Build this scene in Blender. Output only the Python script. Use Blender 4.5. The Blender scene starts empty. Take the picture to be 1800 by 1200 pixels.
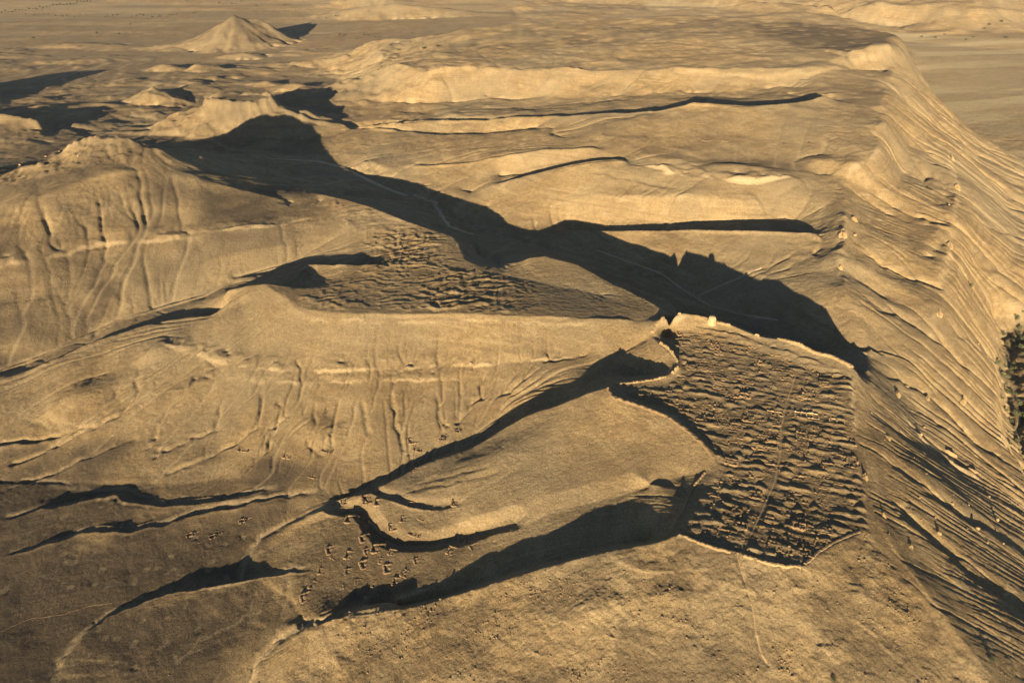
import bpy, bmesh, math, random, time
import numpy as np
T0 = time.time()
C = bpy.context.scene.collection
S = bpy.context.scene
R = math.radians

# ---------------------------------------------------------------- camera, sky, sun, exposure
PITCH, FPX, HC = 32.5, 1216.0, 250.0          # degrees below the horizon, focal length in photo pixels, metres above the ruin
cam = bpy.data.cameras.new('camera'); cam.sensor_width = 36.0; cam.lens = FPX / 1800 * 36
cam.clip_start = 1.0; cam.clip_end = 60000
co = bpy.data.objects.new('camera', cam); C.objects.link(co)
co.location = (0, 0, HC); co.rotation_euler = (R(90 - PITCH), 0, 0)
S.camera = co
SUN_AZ, SUN_EL = 15.0, 10.0                     # light travels SUN_AZ degrees right of the view, SUN_EL is the sun's height
w = bpy.data.worlds.new('World'); S.world = w; w.use_nodes = True
nt = w.node_tree
sky = nt.nodes.new('ShaderNodeTexSky'); sky.sky_type = 'NISHITA'; sky.sun_disc = False
sky.sun_elevation = R(SUN_EL); sky.sun_rotation = R(180 + SUN_AZ); sky.altitude = 900
sky.air_density = 0.7; sky.dust_density = 0.2
bg = nt.nodes['Background']; bg.inputs['Strength'].default_value = 0.05
nt.links.new(sky.outputs[0], bg.inputs[0])
sl = bpy.data.lights.new('sun', 'SUN'); sl.energy = 5.0; sl.angle = R(0.5); sl.color = (1.0, 0.825, 0.535)
so = bpy.data.objects.new('sun', sl); C.objects.link(so)
so.rotation_euler = (R(90 - SUN_EL), 0, R(-SUN_AZ))
S.view_settings.view_transform = 'Standard'; S.view_settings.look = 'None'
S.view_settings.exposure = 1.7; S.view_settings.gamma = 1.0
S.cycles.max_bounces = 4; S.cycles.diffuse_bounces = 2

# ---------------------------------------------------------------- photo pixel -> place
CP_, SP_ = math.cos(R(PITCH)), math.sin(R(PITCH))
def ray(px, py):
    dx = np.asarray(px, float) - 900.0; dy = np.asarray(py, float) - 600.0
    return dx, FPX * CP_ - dy * SP_, -(FPX * SP_ + dy * CP_)
def at(px, py, z):
    x, y, d = ray(px, py)
    t = (HC - z) / -d
    return x * t, y * t
def line(pts, dx=0.0, dy=0.0, dz=0.0, z=None):
    """photo polyline with heights -> world polyline (N,3), optionally shifted"""
    out = []
    for p in pts:
        x, y = at(*p)
        out.append((x + dx, y + dy, (p[2] + dz) if z is None else z))
    return np.array(out)

# ---------------------------------------------------------------- noise
def _h(ix, iy, seed):
    n = (ix.astype(np.int64) * 374761393 + iy.astype(np.int64) * 668265263 + seed * 1274126177) & 0xFFFFFFFF
    n = ((n ^ (n >> 13)) * 1274126177) & 0xFFFFFFFF
    n = (n ^ (n >> 16)) & 0xFFFF
    return (n / 32767.5 - 1.0).astype(np.float32)
def vnoise(x, y, seed=0):
    fx, fy = np.floor(x), np.floor(y)
    ix, iy = fx.astype(np.int64), fy.astype(np.int64)
    tx, ty = (x - fx).astype(np.float32), (y - fy).astype(np.float32)
    tx = tx * tx * tx * (tx * (tx * 6 - 15) + 10); ty = ty * ty * ty * (ty * (ty * 6 - 15) + 10)
    a, b = _h(ix, iy, seed), _h(ix + 1, iy, seed); c, d = _h(ix, iy + 1, seed), _h(ix + 1, iy + 1, seed)
    return (a + (b - a) * tx) * (1 - ty) + (c + (d - c) * tx) * ty
def fbm(x, y, o=4, seed=0, g=0.5):
    s = 0; a = 1.0; t = 0
    for i in range(o):
        s = s + a * vnoise(x * 2.0 ** i + i * 17.3, y * 2.0 ** i - i * 9.1, seed + i); t += a; a *= g
    return s / t
def sstep(a, b, x):
    t = np.clip((x - a) / (b - a), 0, 1); return t * t * (3 - 2 * t)

# ---------------------------------------------------------------- relief: height lines read off the place
Z = []        # world polylines the ground passes through
def zl(pts, **k): Z.append(line(pts, **k))

# the walled spur: rampart crests, inner foot, inside
rim_n = [(1140,592,-4),(1150,570,1),(1165,558,4),(1200,549,6.5),(1240,553,6.5),(1262,560,4.5),(1290,570,3.5),(1330,588,2),(1350,592,1),(1380,594,3),(1405,602,4),(1430,616,3),(1460,622,3),(1488,634,3),(1505,650,1)]
zl(rim_n)
zl([(1205,580,-1.6),(1260,590,-1.8),(1330,616,-2.2),(1380,634,-2.6),(1430,652,-2.6),(1495,668,-2)])
zl(rim_n[2:], dx=8, dy=24, dz=-22)
zl(rim_n[3:-1], dx=14, dy=55, z=-33)
rim_w = [(1143,590,-4),(1160,604,-2),(1178,618,-1),(1190,634,-0.5),(1190,648,-0.5),(1175,660,-1),(1140,667,-2),(1100,672,-2),(1075,676,-3)]
zl(rim_w)
zl([(1195,600,-3),(1205,632,-3),(1203,655,-2.6),(1180,672,-2.6),(1140,682,-2.6)])
rim_l = [(1066,680,0),(1074,694,1.2),(1100,704,1.4),(1140,716,1.2),(1180,733,1),(1215,758,1),(1240,780,.6),(1258,802,0),(1262,828,-1.5)]
zl(rim_l)
zl([(1085,690,-1.6),(1110,697,-1.4),(1150,708,-1.6),(1190,724,-1.8),(1222,748,-2),(1248,770,-2),(1268,795,-2),(1275,825,-2.2)])
zl([(1262,828,-1.5),(1240,855,-3),(1215,885,-3.5),(1195,912,-1.5),(1192,938,1)])
rim_s = [(1192,938,.8),(1240,958,1.4),(1290,971,1.4),(1325,982,1.7),(1360,992,1.8),(1410,996,1.4)]
zl(rim_s)
zl([(1200,926,-.6),(1240,946,.6),(1290,959,.7),(1325,969,.9),(1360,977,1.0),(1402,981,.6)])
zl([(1410,996,1.8),(1440,968,.6),(1480,945,-.5),(1515,932,-1)])
zl([(1300,690,-2.4),(1400,700,-2.6),(1480,720,-2.8)]); zl([(1300,780,-2.0),(1400,790,-2.2),(1490,800,-2.6)])
zl([(1290,870,-1.6),(1390,880,-1.4),(1500,880,-1.8)]); zl([(1235,925,.2),(1260,922,0),(1340,940,.1),(1440,925,-.6)]); zl([(1222,905,-.8),(1245,880,-1.6)])
# eastern rim and scarp
zl([(1505,650,1),(1512,700,-2.5),(1508,750,-3.5),(1512,800,-3),(1528,860,-2.5),(1542,915,-2),(1575,970,-4),(1620,1030,-7),(1680,1110,-12),(1750,1200,-18),(1850,1330,-25)])
zl([(1500,600,-20),(1515,610,-24),(1530,640,-14),(1535,700,-10),(1545,760,-10),(1560,830,-10),(1585,900,-9),(1640,990,-14),(1720,1090,-21),(1800,1180,-27)])
zl([(1500,600,-20),(1505,585,-16),(1490,530,-8),(1478,470,-4),(1490,400,2),(1480,340,8),(1485,308,12),(1520,285,22),(1548,250,29),(1558,190,34),(1578,113,30)])
zl([(1600,180,8),(1668,258,-8),(1684,330,-14),(1670,430,-20),(1650,540,-28),(1632,590,-32),(1590,690,-34),(1640,790,-44),(1725,838,-58),(1790,900,-66)])
zl([(1668,258,-8),(1684,330,-14),(1670,430,-20),(1650,540,-28),(1632,590,-32)], dx=8, dy=-4, dz=-4)
zl([(1600,255,2),(1575,335,-7),(1560,430,-13),(1552,520,-21)]); zl([(1530,265,24),(1505,330,2),(1510,400,-4),(1505,480,-10)])
toe = [(1600,126,-82),(1640,178,-82),(1700,234,-81),(1800,285,-81),(1900,400,-81),(1960,520,-82)]
zl(toe)
zl([(1745,560,-78),(1765,600,-80),(1772,650,-80),(1780,700,-80),(1790,760,-82),(1830,850,-84),(1900,1000,-86),(2000,1200,-88)])
zl([(1800,520,-72),(1850,560,-78),(1880,700,-84)]); zl([(1700,262,-50),(1760,310,-53),(1790,430,-56),(1760,520,-62)]); zl([(1850,330,-76),(1900,430,-76),(1900,520,-78)])
# foreground shoulder
zl([(550,1092,-46),(620,1083,-43),(700,1073,-39),(780,1052,-34),(850,1028,-28),(940,1000,-20),(1000,985,-14),(1080,965,-8),(1140,955,-4),(1192,938,1)])
zl([(430,1260,-66),(500,1200,-56),(600,1200,-50),(700,1200,-45),(900,1200,-34),(1100,1200,-24),(1300,1200,-17),(1500,1200,-15),(1700,1200,-18)])
zl([(300,1500,-66),(900,1500,-48),(1500,1500,-36),(1900,1500,-40)])
zl([(900,1080,-28),(1050,1060,-15),(1200,1040,-7),(1350,1060,-4),(1500,1040,-4),(1600,1080,-8)])
# ravine below it (hidden floor) and the terrace with the huts
zl([(520,1105,-50),(600,1090,-47)]); zl([(640,1083,-43),(700,1073,-39),(780,1052,-34),(850,1028,-28),(940,1000,-20),(1000,985,-14),(1080,965,-8),(1140,955,-4)], dx=2, dy=9, dz=-8)
zl([(560,1082,-48),(640,1068,-46),(700,1054,-43),(790,1018,-38),(850,983,-35),(900,930,-31),(980,895,-24),(1100,868,-15),(1200,835,-8),(1245,828,-3)])
zl([(500,1000,-54),(600,980,-49),(700,960,-44),(800,950,-39),(860,930,-35)])
zl([(450,1020,-58),(520,1060,-54),(540,1100,-51)])
zl([(520,930,-54),(600,905,-50),(640,890,-47)])
# spur between the two ravines
sp_n = [(1066,680,0),(1000,704,-9),(930,728,-18),(880,755,-26),(830,785,-33),(740,815,-39),(660,860,-44.5),(580,890,-49),(520,920,-53)]
zl(sp_n)
zl([(1180,780,-3),(1080,780,-8),(960,800,-18),(860,830,-28),(760,860,-36),(680,880,-42)])
zl([(1200,870,-8),(1100,830,-10),(960,870,-22),(860,900,-31),(740,920,-41)])
zl([(1160,656,-9),(1100,662,-14)]); zl(sp_n[1:-1], dx=2, dy=10, dz=-6)
# big slope facing the camera, its ledge and its foot
zl([(1135,600,-8),(1100,616,-11),(1050,636,-14.5),(1000,660,-18),(930,688,-25),(880,735,-34),(800,790,-41),(760,808,-43.5),(660,853,-48),(560,886,-53),(480,930,-57),(440,970,-60),(420,1010,-61)])
zl([(1160,540,-2),(1150,556,-1.5),(1100,562,-2),(1000,558,-4),(900,555,-5.5),(800,552,-7),(700,553,-8.5),(600,552,-10),(530,545,-12),(470,500,-13),(430,520,-20)])
zl([(1030,625,-16),(900,637,-22),(750,644,-26),(600,651,-29),(500,650,-31),(420,643,-33),(360,625,-33),(280,600,-36),(240,640,-43)])
zl([(900,690,-29),(750,720,-36),(600,740,-40),(450,730,-43),(330,720,-46)])
zl([(700,800,-45),(600,820,-48),(450,840,-53),(300,850,-57),(150,850,-62),(0,850,-67),(-150,850,-72)])
# the dark flat top with spoil heaps
zl([(560,340,-22),(640,358,-15),(720,390,-13),(800,415,-13),(815,455,-12),(850,474,-12),(905,488,-12),(1000,505,-10),(1060,520,-7)])
zl([(905,470,-14),(930,455,-9),(960,450,-8),(1010,462,-7.5),(1080,500,-5.5),(1130,525,-3.5),(1160,540,-2)])
zl([(640,465,-12.5),(740,470,-11.5),(830,500,-10.5),(960,530,-7)]); zl([(560,510,-12),(700,515,-10.5),(820,530,-8.5)])
zl([(560,340,-22),(640,358,-15),(720,390,-13),(800,415,-13),(815,455,-12),(850,474,-12)], dx=12, dy=40, dz=-17)
zl([(960,450,-8),(1010,462,-7.5),(1080,500,-5.5),(1130,525,-3.5)], dx=10, dy=30, dz=-20)
zl([(1160,540,-2),(1143,590,-4)], dx=12, dy=3, dz=-9)
# its western spurs and the wadi behind them
zl([(430,520,-20),(372,556,-34),(300,562,-39),(240,572,-44),(150,601,-50),(55,650,-57),(0,670,-61),(-100,700,-66)])
zl([(300,562,-39),(240,572,-44),(150,601,-50),(55,650,-57)], dx=3, dy=11, dz=-6); zl([(372,556,-34),(330,556,-37)], dx=4, dy=14, dz=-9)
zl([(470,500,-13),(520,506,-13)],dx=3,dy=12,dz=-8); zl([(540,462,-22),(590,462,-13),(640,465,-12.5)],dx=2,dy=10,dz=-6)
zl([(470,500,-13),(520,506,-13),(560,505,-12.5)])
zl([(400,510,-27),(440,502,-18),(470,499,-13)]); 
zl([(540,462,-22),(590,462,-13),(640,465,-12.5)]); zl([(520,490,-22),(540,462,-22)])
zl([(540,480,-24),(530,500,-20)]); zl([(400,490,-44),(440,485,-40),(500,480,-32),(520,478,-28)])
zl([(0,652,-69),(90,620,-65),(150,588,-61),(220,560,-57),(300,533,-53),(360,520,-50),(420,488,-45),(500,464,-39),(545,442,-34),(600,415,-26),(620,390,-20)])
zl([(-150,700,-75),(0,652,-69)])
# hill on the left: ledge, slope, rocky crest
zl([(-200,430,-25),(-50,470,-27),(60,455,-28),(180,428,-27),(300,421,-25),(400,408,-24),(500,394,-23),(560,350,-24)])
zl([(0,530,-46),(100,520,-46),(250,490,-42),(400,450,-33),(500,430,-30)])
crest = [(-150,318,-6),(0,305,0),(60,292,7),(110,266,19),(150,241,30),(175,240,30),(210,247,26),(250,257,21),(282,263,18)]
zl(crest)
zl([(-150,400,-14),(0,370,-6),(120,325,9),(220,300,12),(290,300,5),(360,320,-4),(430,335,-13),(500,350,-19)])
zl([(282,263,18),(310,280,6),(350,296,-4),(400,306,-14),(450,311,-23),(520,318,-30)])
zl([(-200,258,-40),(0,256,-38),(70,252,-38)]); zl([(-200,205,-30),(0,206,-25),(40,206,-25),(70,212,-27)]); zl([(-200,205,-30),(0,206,-25),(40,206,-25),(70,212,-27)], dx=10, dy=40, dz=-24); zl([(82,215,-44),(88,250,-42)])
zl([(0,305,0),(60,292,7),(110,266,19),(150,241,30),(210,247,26),(250,257,21),(282,263,18)], dx=14, dy=50, dz=-30)
zl([(282,263,23),(350,296,-3),(450,311,-23)], dx=20, dy=45, dz=-22)
zl([(-1043,1160,10)] and [(-420,150,10),(-300,139,14),(-240,139,8)])
zl([(60,200,-50),(150,235,-52),(220,225,-58),(250,212,-62)])
# the shaded valley
thal = [(1500,600,-20),(1400,575,-29),(1330,560,-33),(1240,530,-36),(1160,495,-38),(1050,455,-40),(950,430,-42),(860,410,-43),(800,385,-44),(760,358,-45),(700,335,-46),(620,300,-49),(560,282,-51),(480,268,-53),(400,262,-54)]
zl(thal)
zl([(640,282,-40),(735,320,-38),(800,345,-36),(900,393,-37)])
# spurs beyond the valley
s1 = [(1425,408,-3),(1350,404,-6),(1290,402,-9),(1200,401,-15),(1080,405,-27),(1000,402,-36),(970,404,-39.5)]
zl(s1); zl(s1[:-1], dx=5, dy=14, dz=-9)
zl([(1440,397,-5),(1390,383,-13),(1330,386,-16),(1200,391,-23),(1060,389,-33),(990,396,-39)])
zl([(1480,430,-3),(1430,440,-8),(1370,490,-19),(1260,455,-22)])
zl([(1400,315,10),(1350,319,7),(1250,316,6),(1160,300,6)]); zl([(1330,345,1),(1200,345,-3),(1050,345,-14),(920,360,-27)])
s2 = [(1095,281,8),(1000,291,0),(950,300,-6),(880,322,-22),(820,337,-36)]
zl(s2); zl(s2[:-1], dx=4, dy=12, dz=-6)
zl([(1090,276,3),(1000,284,-8),(950,291,-15),(880,312,-30)])
zl([(1150,278,10),(1240,285,12),(1350,280,14),(1440,285,14)])
s2b = [(1040,260,6),(960,262,0),(880,275,-10),(800,285,-22),(720,290,-34)]
zl(s2b); zl(s2b, dx=2, dy=9, dz=-2)
s4 = [(940,229,-14),(860,234,-22),(780,236,-30),(680,231,-39),(600,228,-47)]
zl(s4); zl(s4, dx=4, dy=14, dz=-4)
s3 = [(1455,168,42),(1380,180,40),(1300,183,38),(1215,180,36),(1180,190,31),(1100,196,18),(1000,203,4),(900,207,-11),(800,211,-25),(700,218,-36),(600,224,-47)]
zl(s3); zl(s3[:6], dx=8, dy=40, dz=-22); zl(s3[5:], dx=4, dy=18, dz=-7)
zl([(1460,163,34),(1400,168,22),(1300,171,12),(1210,173,9),(1100,191,2),(1000,198,-5),(800,204,-30),(620,215,-48)])
zl([(1300,235,22),(1180,245,16),(1060,240,8)]); zl([(1450,235,28),(1480,200,36)])
# high plateau behind
zl([(650,176,-46),(760,180,-39),(880,172,-28),(1000,172,-16),(1200,164,7),(1380,150,22),(1460,150,32)])
zl([(700,196,-44),(900,187,-25),(1100,178,-6)])
zl([(652,150,-36),(672,130,-20),(700,117,-6),(760,124,0),(830,118,3),(900,124,5),(1000,124,14),(1100,124,21),(1250,122,31),(1400,124,37),(1490,100,45)])
zl([(660,165,-42),(730,146,-16)]); zl([(855,168,-30),(868,150,-16),(858,132,-5)]); zl([(800,160,-26),(760,138,-8)]); zl([(960,146,-2),(1040,150,-2)])
zl([(640,128,-56),(690,108,-14),(760,96,-5),(850,92,3),(950,78,10),(1100,72,22),(1250,60,34),(1400,60,42),(1500,70,47)])
zl([(1490,100,45),(1530,88,49),(1575,84,49),(1583,70,48),(1580,57,48),(1500,48,46),(1400,34,42),(1240,29,36),(1000,40,22),(900,46,15),(760,60,0),(640,75,-30)])
zl([(1490,122,31),(1520,124,28),(1550,124,27),(1586,114,24)])
zl([(1583,70,48),(1580,57,48),(1500,48,46),(1400,34,42),(1240,29,36),(1000,40,22),(900,46,15),(760,60,0)], dx=70, dy=90, dz=-75)
zl([(1000,40,22),(760,60,0)], dx=30, dy=140, z=-72)
# far plain
for yy, zz in ((110,-78),(90,-80),(60,-83),(30,-84)):
    zl([(-700,yy,zz),(-200,yy,zz),(100,yy,zz),(300,yy,zz),(560,yy,zz)])
zl([(300,150,-58),(420,155,-56),(520,150,-60)]); zl([(470,130,-70),(560,120,-75),(620,150,-62)])
zl([(480,170,-56),(560,165,-52),(640,188,-48)]); zl([(560,215,-54),(580,200,-50),(620,205,-50)])
zl([(200,210,-60),(280,225,-62),(330,215,-60)]); zl([(-300,190,-66),(0,180,-66),(100,170,-66)])
zl([(1640,140,-82),(1800,200,-82),(2000,220,-82)]); zl([(1600,75,-82),(1800,90,-82),(2100,90,-82)])
for rr in (5000, 7000, 11000):
    Z.append(np.array([(rr * math.sin(a), rr * math.cos(a), -85.0) for a in np.linspace(-1.2, 0.0, 20)]))
# slopes of the mountains along the top
zl([(1590,50,-82),(1400,22,-82),(1200,12,-82),(1000,5,-84)]); zl([(1800,52,-82),(2200,60,-82)])
zl([(1300,5,-60),(1500,10,-40),(1700,25,-40),(1800,20,-40),(2200,20,-30)])
zl([(1200,-60,-10),(1500,-60,10),(1800,-60,16),(2300,-60,16)])
Z.append(np.array([(r_ * math.sin(a), r_ * math.cos(a), 90.0) for r_, a in ((4200,.1),(3900,.3),(3800,.5),(3800,.7),(3800,.95))]))
Z.append(np.array([(r_ * math.sin(a), r_ * math.cos(a), 200.0) for r_, a in ((9000,.1),(8500,.4),(8000,.7),(8000,.95))]))

# ---------------------------------------------------------------- relief: membrane through the lines, log-polar grid (cells keep their shape)
TH0, TH1, LR0, LR1, DU = -1.26, 1.30, math.log(70.0), math.log(14000.0), 0.0020
NT, NR = int((TH1 - TH0) / DU) + 1, int((LR1 - LR0) / DU) + 1
def to_uv(x, y):
    return (np.arctan2(x, y) - TH0) / DU, (np.log(np.hypot(x, y)) - LR0) / DU
def solve():
    P = []
    for L in Z:
        for a, b in zip(L[:-1], L[1:]):
            ua = to_uv(a[0], a[1]); ub = to_uv(b[0], b[1])
            n = max(2, int(max(abs(ua[0] - ub[0]), abs(ua[1] - ub[1])) * 2) + 2)
            t = np.linspace(0, 1, n)[:, None]
            P.append(a * (1 - t) + b * t)
    P = np.concatenate(P); u, v = to_uv(P[:, 0], P[:, 1])
    ok = (u > 0) & (u < NT - 1) & (v > 0) & (v < NR - 1); u, v, z = u[ok], v[ok], P[ok, 2]
    h = None
    for lev in (32, 16, 8, 4, 2, 1):
        nt_, nr_ = (NT - 1) // lev + 1, (NR - 1) // lev + 1
        iu = np.clip(np.round(u / lev).astype(int), 0, nt_ - 1); iv = np.clip(np.round(v / lev).astype(int), 0, nr_ - 1)
        k = iv * nt_ + iu
        cnt = np.bincount(k, minlength=nt_ * nr_).reshape(nr_, nt_); sm = np.bincount(k, z, minlength=nt_ * nr_).reshape(nr_, nt_)
        m = cnt > 0; val = np.where(m, sm / np.maximum(cnt, 1), 0).astype(np.float32)
        if h is None: h = np.full((nr_, nt_), z.mean(), np.float32)
        else: h = resize(h, nr_, nt_)
        h[m] = val[m]
        for it in range(500 if lev > 4 else (160 if lev > 1 else 60)):
            p = np.pad(h, 1, mode='edge')
            g = 0.25 * (p[:-2, 1:-1] + p[2:, 1:-1] + p[1:-1, :-2] + p[1:-1, 2:])
            h = h + (g - h) * (0.95 if it % 2 else 1.0); h[m] = val[m]
    return h
def resize(a, nr_, nt_):
    y = np.linspace(0, a.shape[0] - 1, nr_); x = np.linspace(0, a.shape[1] - 1, nt_)
    return bil(a, x[None, :].repeat(nr_, 0), y[:, None].repeat(nt_, 1))
def bil(a, x, y):
    x = np.clip(x, 0, a.shape[1] - 1.001); y = np.clip(y, 0, a.shape[0] - 1.001)
    i = y.astype(np.int32); j = x.astype(np.int32); fx = (x - j).astype(np.float32); fy = (y - i).astype(np.float32)
    return (a[i, j] * (1 - fx) + a[i, j + 1] * fx) * (1 - fy) + (a[i + 1, j] * (1 - fx) + a[i + 1, j + 1] * fx) * fy
def blur(a, n):
    for _ in range(n):
        p = np.pad(a, 1, mode='edge')
        a = (p[:-2, 1:-1] + p[2:, 1:-1] + p[1:-1, :-2] + p[1:-1, 2:] + 4 * a) / 8
    return a
H = solve()
print('solve', round(time.time() - T0, 1))
H = blur(H, 5)
GT = (TH0 + DU * np.arange(NT)).astype(np.float32)[None, :]; GR = np.exp(LR0 + DU * np.arange(NR)).astype(np.float32)[:, None]
X = GR * np.sin(GT); Y = GR * np.cos(GT); CELL = GR * DU
def height(x, y):
    u, v = to_uv(np.asarray(x, float), np.asarray(y, float)); return bil(H, u, v)
def hit(px, py):
    """where the sight line through a photo pixel meets the ground"""
    x, y, d = ray(px, py); x, y, d = np.atleast_1d(x, y, d)
    t = np.full(x.shape, 60.0 / FPX); done = np.zeros(x.shape, bool); step = 0.006
    for _ in range(1400):
        z = HC + d * t; g = height(x * t, y * t); done |= z < g
        t = np.where(done, t, t * (1 + 0.5 * np.clip((z - g) / np.maximum(HC - z, 1) , 0.006, 0.1)))
        if done.all(): break
    lo, hi = t / 1.06, t
    for _ in range(22):
        mid = (lo + hi) / 2; b = HC + d * mid < height(x * mid, y * mid); hi = np.where(b, mid, hi); lo = np.where(b, lo, mid)
    return np.stack([x * hi, y * hi, HC + d * hi], -1)

# ---------------------------------------------------------------- relief: hills, wadis, ledges, gullies, spoil heaps
LAY = {k: np.zeros((NR, NT), np.float32) for k in ('dark', 'pale', 'sand', 'green', 'mound', 'ruin')}
def box_of(x, y, pad):
    u, v = to_uv(np.asarray(x), np.asarray(y)); c = pad / (np.hypot(x, y) * DU)
    return (slice(max(0, int((v - c).min())), min(NR, int((v + c).max()) + 2)), slice(max(0, int((u - c).min())), min(NT, int((u + c).max()) + 2)))
def bump(px, py, zb, a, b, rot, h, kind='cone', cliff=0.3, pw=1.25, seed=1):
    x, y = (px, py) if zb is None else at(px, py, zb)
    k = 3.2 if kind == 'mesa' else 1.0
    bx = box_of([x], [y], max(a, b) * k * 1.1); xx, yy = X[bx] - x, Y[bx] - y
    c, s_ = math.cos(R(rot)), math.sin(R(rot))
    d = np.hypot((xx * c + yy * s_) / a, (-xx * s_ + yy * c) / b)
    an = np.arctan2(yy, xx); d = d * (1 + 0.10 * vnoise(np.cos(an) * 3 + seed, np.sin(an) * 3, seed) + 0.05 * vnoise(np.cos(an) * 9 + seed, np.sin(an) * 9, seed + 5))
    if kind == 'cone': f = np.clip(1 - d, 0, 1) ** pw
    elif kind == 'dome': f = 1 - sstep(0, 1, d)
    else:
        tal = np.clip((k - d) / (k - 1.15), 0, 1) ** 1.35 * (1 - cliff)
        f = np.where(d < 1, 1 - 0.05 * d, np.where(d < 1.15, (1 - 0.05) + (d - 1) / 0.15 * (1 - cliff - 0.95), tal))
    H[bx] += (h * f).astype(np.float32)
def dist_to(L, bx):
    xx, yy = X[bx], Y[bx]; D = np.full(xx.shape, 1e9, np.float32); SD = np.zeros(xx.shape, np.float32); TT = np.zeros(xx.shape, np.float32); acc = 0
    for a, b in zip(L[:-1], L[1:]):
        ex, ey = b[0] - a[0], b[1] - a[1]; l2 = ex * ex + ey * ey + 1e-9
        t = np.clip(((xx - a[0]) * ex + (yy - a[1]) * ey) / l2, 0, 1)
        ddx, ddy = xx - a[0] - t * ex, yy - a[1] - t * ey; d = np.hypot(ddx, ddy); m = d < D
        D[m] = d[m]; SD[m] = np.sign(ex * ddy - ey * ddx)[m]; TT[m] = (acc + t * math.sqrt(l2))[m]; acc += math.sqrt(l2)
    return D, SD, TT / max(acc, 1e-6)
def densify(pts, wob=0.0, seed=3):
    P = np.array([p[:2] for p in pts], float); out = [P[0]]
    for a, b in zip(P[:-1], P[1:]):
        n = max(1, int(np.hypot(*(b - a)) / 8))
        for i in range(1, n + 1): out.append(a + (b - a) * i / n)
    P = np.array(out)
    if wob:
        P[:, 0] += wob * vnoise(np.arange(len(P)) * 0.6, np.full(len(P), seed * 1.7), seed); P[:, 1] += 0.6 * wob * vnoise(np.arange(len(P)) * 0.6, np.full(len(P), seed * 3.1), seed + 1)
    return P
def carve(pts, wd, dp, lay=None, taper=True, wob=3.0, seed=3, flat=0.25):
    P = densify(pts, wob, seed); L = hit(P[:, 0], P[:, 1]); bx = box_of(L[:, 0], L[:, 1], wd * 1.3)
    D, SD, T = dist_to(L, bx)
    D = D + 0.22 * wd * fbm(X[bx] / 9, Y[bx] / 9, 3, seed)
    f = np.clip((wd - D) / (wd * (1 - flat)), 0, 1); f = f ** 1.2
    if taper: f = f * np.clip(T * 6 + 0.15, 0, 1)
    H[bx] -= (dp * f).astype(np.float32)
    if lay: LAY[lay][bx] = np.maximum(LAY[lay][bx], np.clip(1.25 - D / (wd * 0.6), 0, 1) * (f > 0))
    return L
def terrace(pts, hgt, reach, wob=2.0, seed=3):
    """a cut bank: the ground on the camera side of the stream stands higher and breaks off at it"""
    P = densify(pts, wob, seed); L = hit(P[:, 0], P[:, 1]); bx = box_of(L[:, 0], L[:, 1], reach * 3)
    D, SD, T = dist_to(L, bx)
    d = -D * SD + 1.4 * fbm(X[bx] / 7, Y[bx] / 7, 3, seed); e = np.clip(T * 7, 0, 1) * np.clip((1 - T) * 4, 0, 1) * (.7 + .5 * np.clip(fbm(X[bx] / 26, Y[bx] / 26, 2, seed + 1) + .5, 0, 1))
    f = np.clip((d + .2) / 1.6, 0, 1) * np.exp(-np.clip(d, 0, None) / reach) * np.clip(1.6 - D / (reach * 1.8), 0, 1)
    g = np.clip(1 - np.abs(d + 2.2) / 2.6, 0, 1)
    H[bx] += (hgt * e * (f - .38 * g)).astype(np.float32)
    LAY['pale'][bx] = np.maximum(LAY['pale'][bx], .5 * g * np.clip(e * 2, 0, 1))
def poly_mask(pts, soft=2, world=False):
    P = np.asarray(pts, float) if world else hit([p[0] for p in pts], [p[1] for p in pts])[:, :2]
    Q = np.concatenate([P + (np.roll(P, -1, 0) - P) * t for t in np.linspace(0, 1, 12)]); bx = box_of(Q[:, 0], Q[:, 1], 12); xx, yy = X[bx], Y[bx]; ins = np.zeros(xx.shape, bool)
    for (x0, y0), (x1, y1) in zip(P, np.roll(P, -1, 0)):
        cnd = (y0 > yy) != (y1 > yy)
        ins ^= cnd & (xx < (x1 - x0) * (yy - y0) / (y1 - y0 + 1e-12) + x0)
    M = np.zeros((NR, NT), np.float32); M[bx] = ins
    if soft: M[bx] = blur(M[bx], soft)
    return M

# hills of the plain and the valley
bump(422, 77, -82, 175, 150, 20, 74, 'cone', pw=1.45, seed=4); bump(462, 72, -82, 150, 36, -14, 15, 'cone', pw=1.2, seed=6)
bump(427, 213, -45, 54, 30, -8, 45, 'mesa', cliff=0.3, seed=2)
bump(275, 178, -62, 60, 50, 0, 26, 'cone', pw=1.0, seed=9); bump(310, 185, -62, 40, 40, 0, 10, 'dome')
bump(-1043, 1160, None, 105, 70, 20, 14 - float(height(-1043, 1160)), 'mesa', cliff=0.25, seed=5)
bump(120, 268, 14, 30, 22, 0, 4, 'dome', seed=8); bump(215, 258, 20, 30, 18, 0, 3, 'dome', seed=9)
for q in ((360,128,-72,60,40,12),(290,122,-74,60,40,9),(430,100,-78,70,40,10),(560,118,-76,70,40,12),(590,128,-70,70,40,8),(300,85,-80,90,50,9),(120,82,-82,110,50,8),(200,84,-82,90,60,6),(745,90,-82,90,40,8),
          (690,30,-83,300,120,34),(640,12,-83,200,100,26),(520,160,-60,60,40,9),(600,165,-52,60,40,8),(470,150,-60,50,30,7),(390,170,-60,40,30,6),(380,140,-64,40,30,7)):
    bump(q[0], q[1], q[2], q[3], q[4], 0, q[5], 'cone', pw=1.0, seed=int(q[0]))

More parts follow.
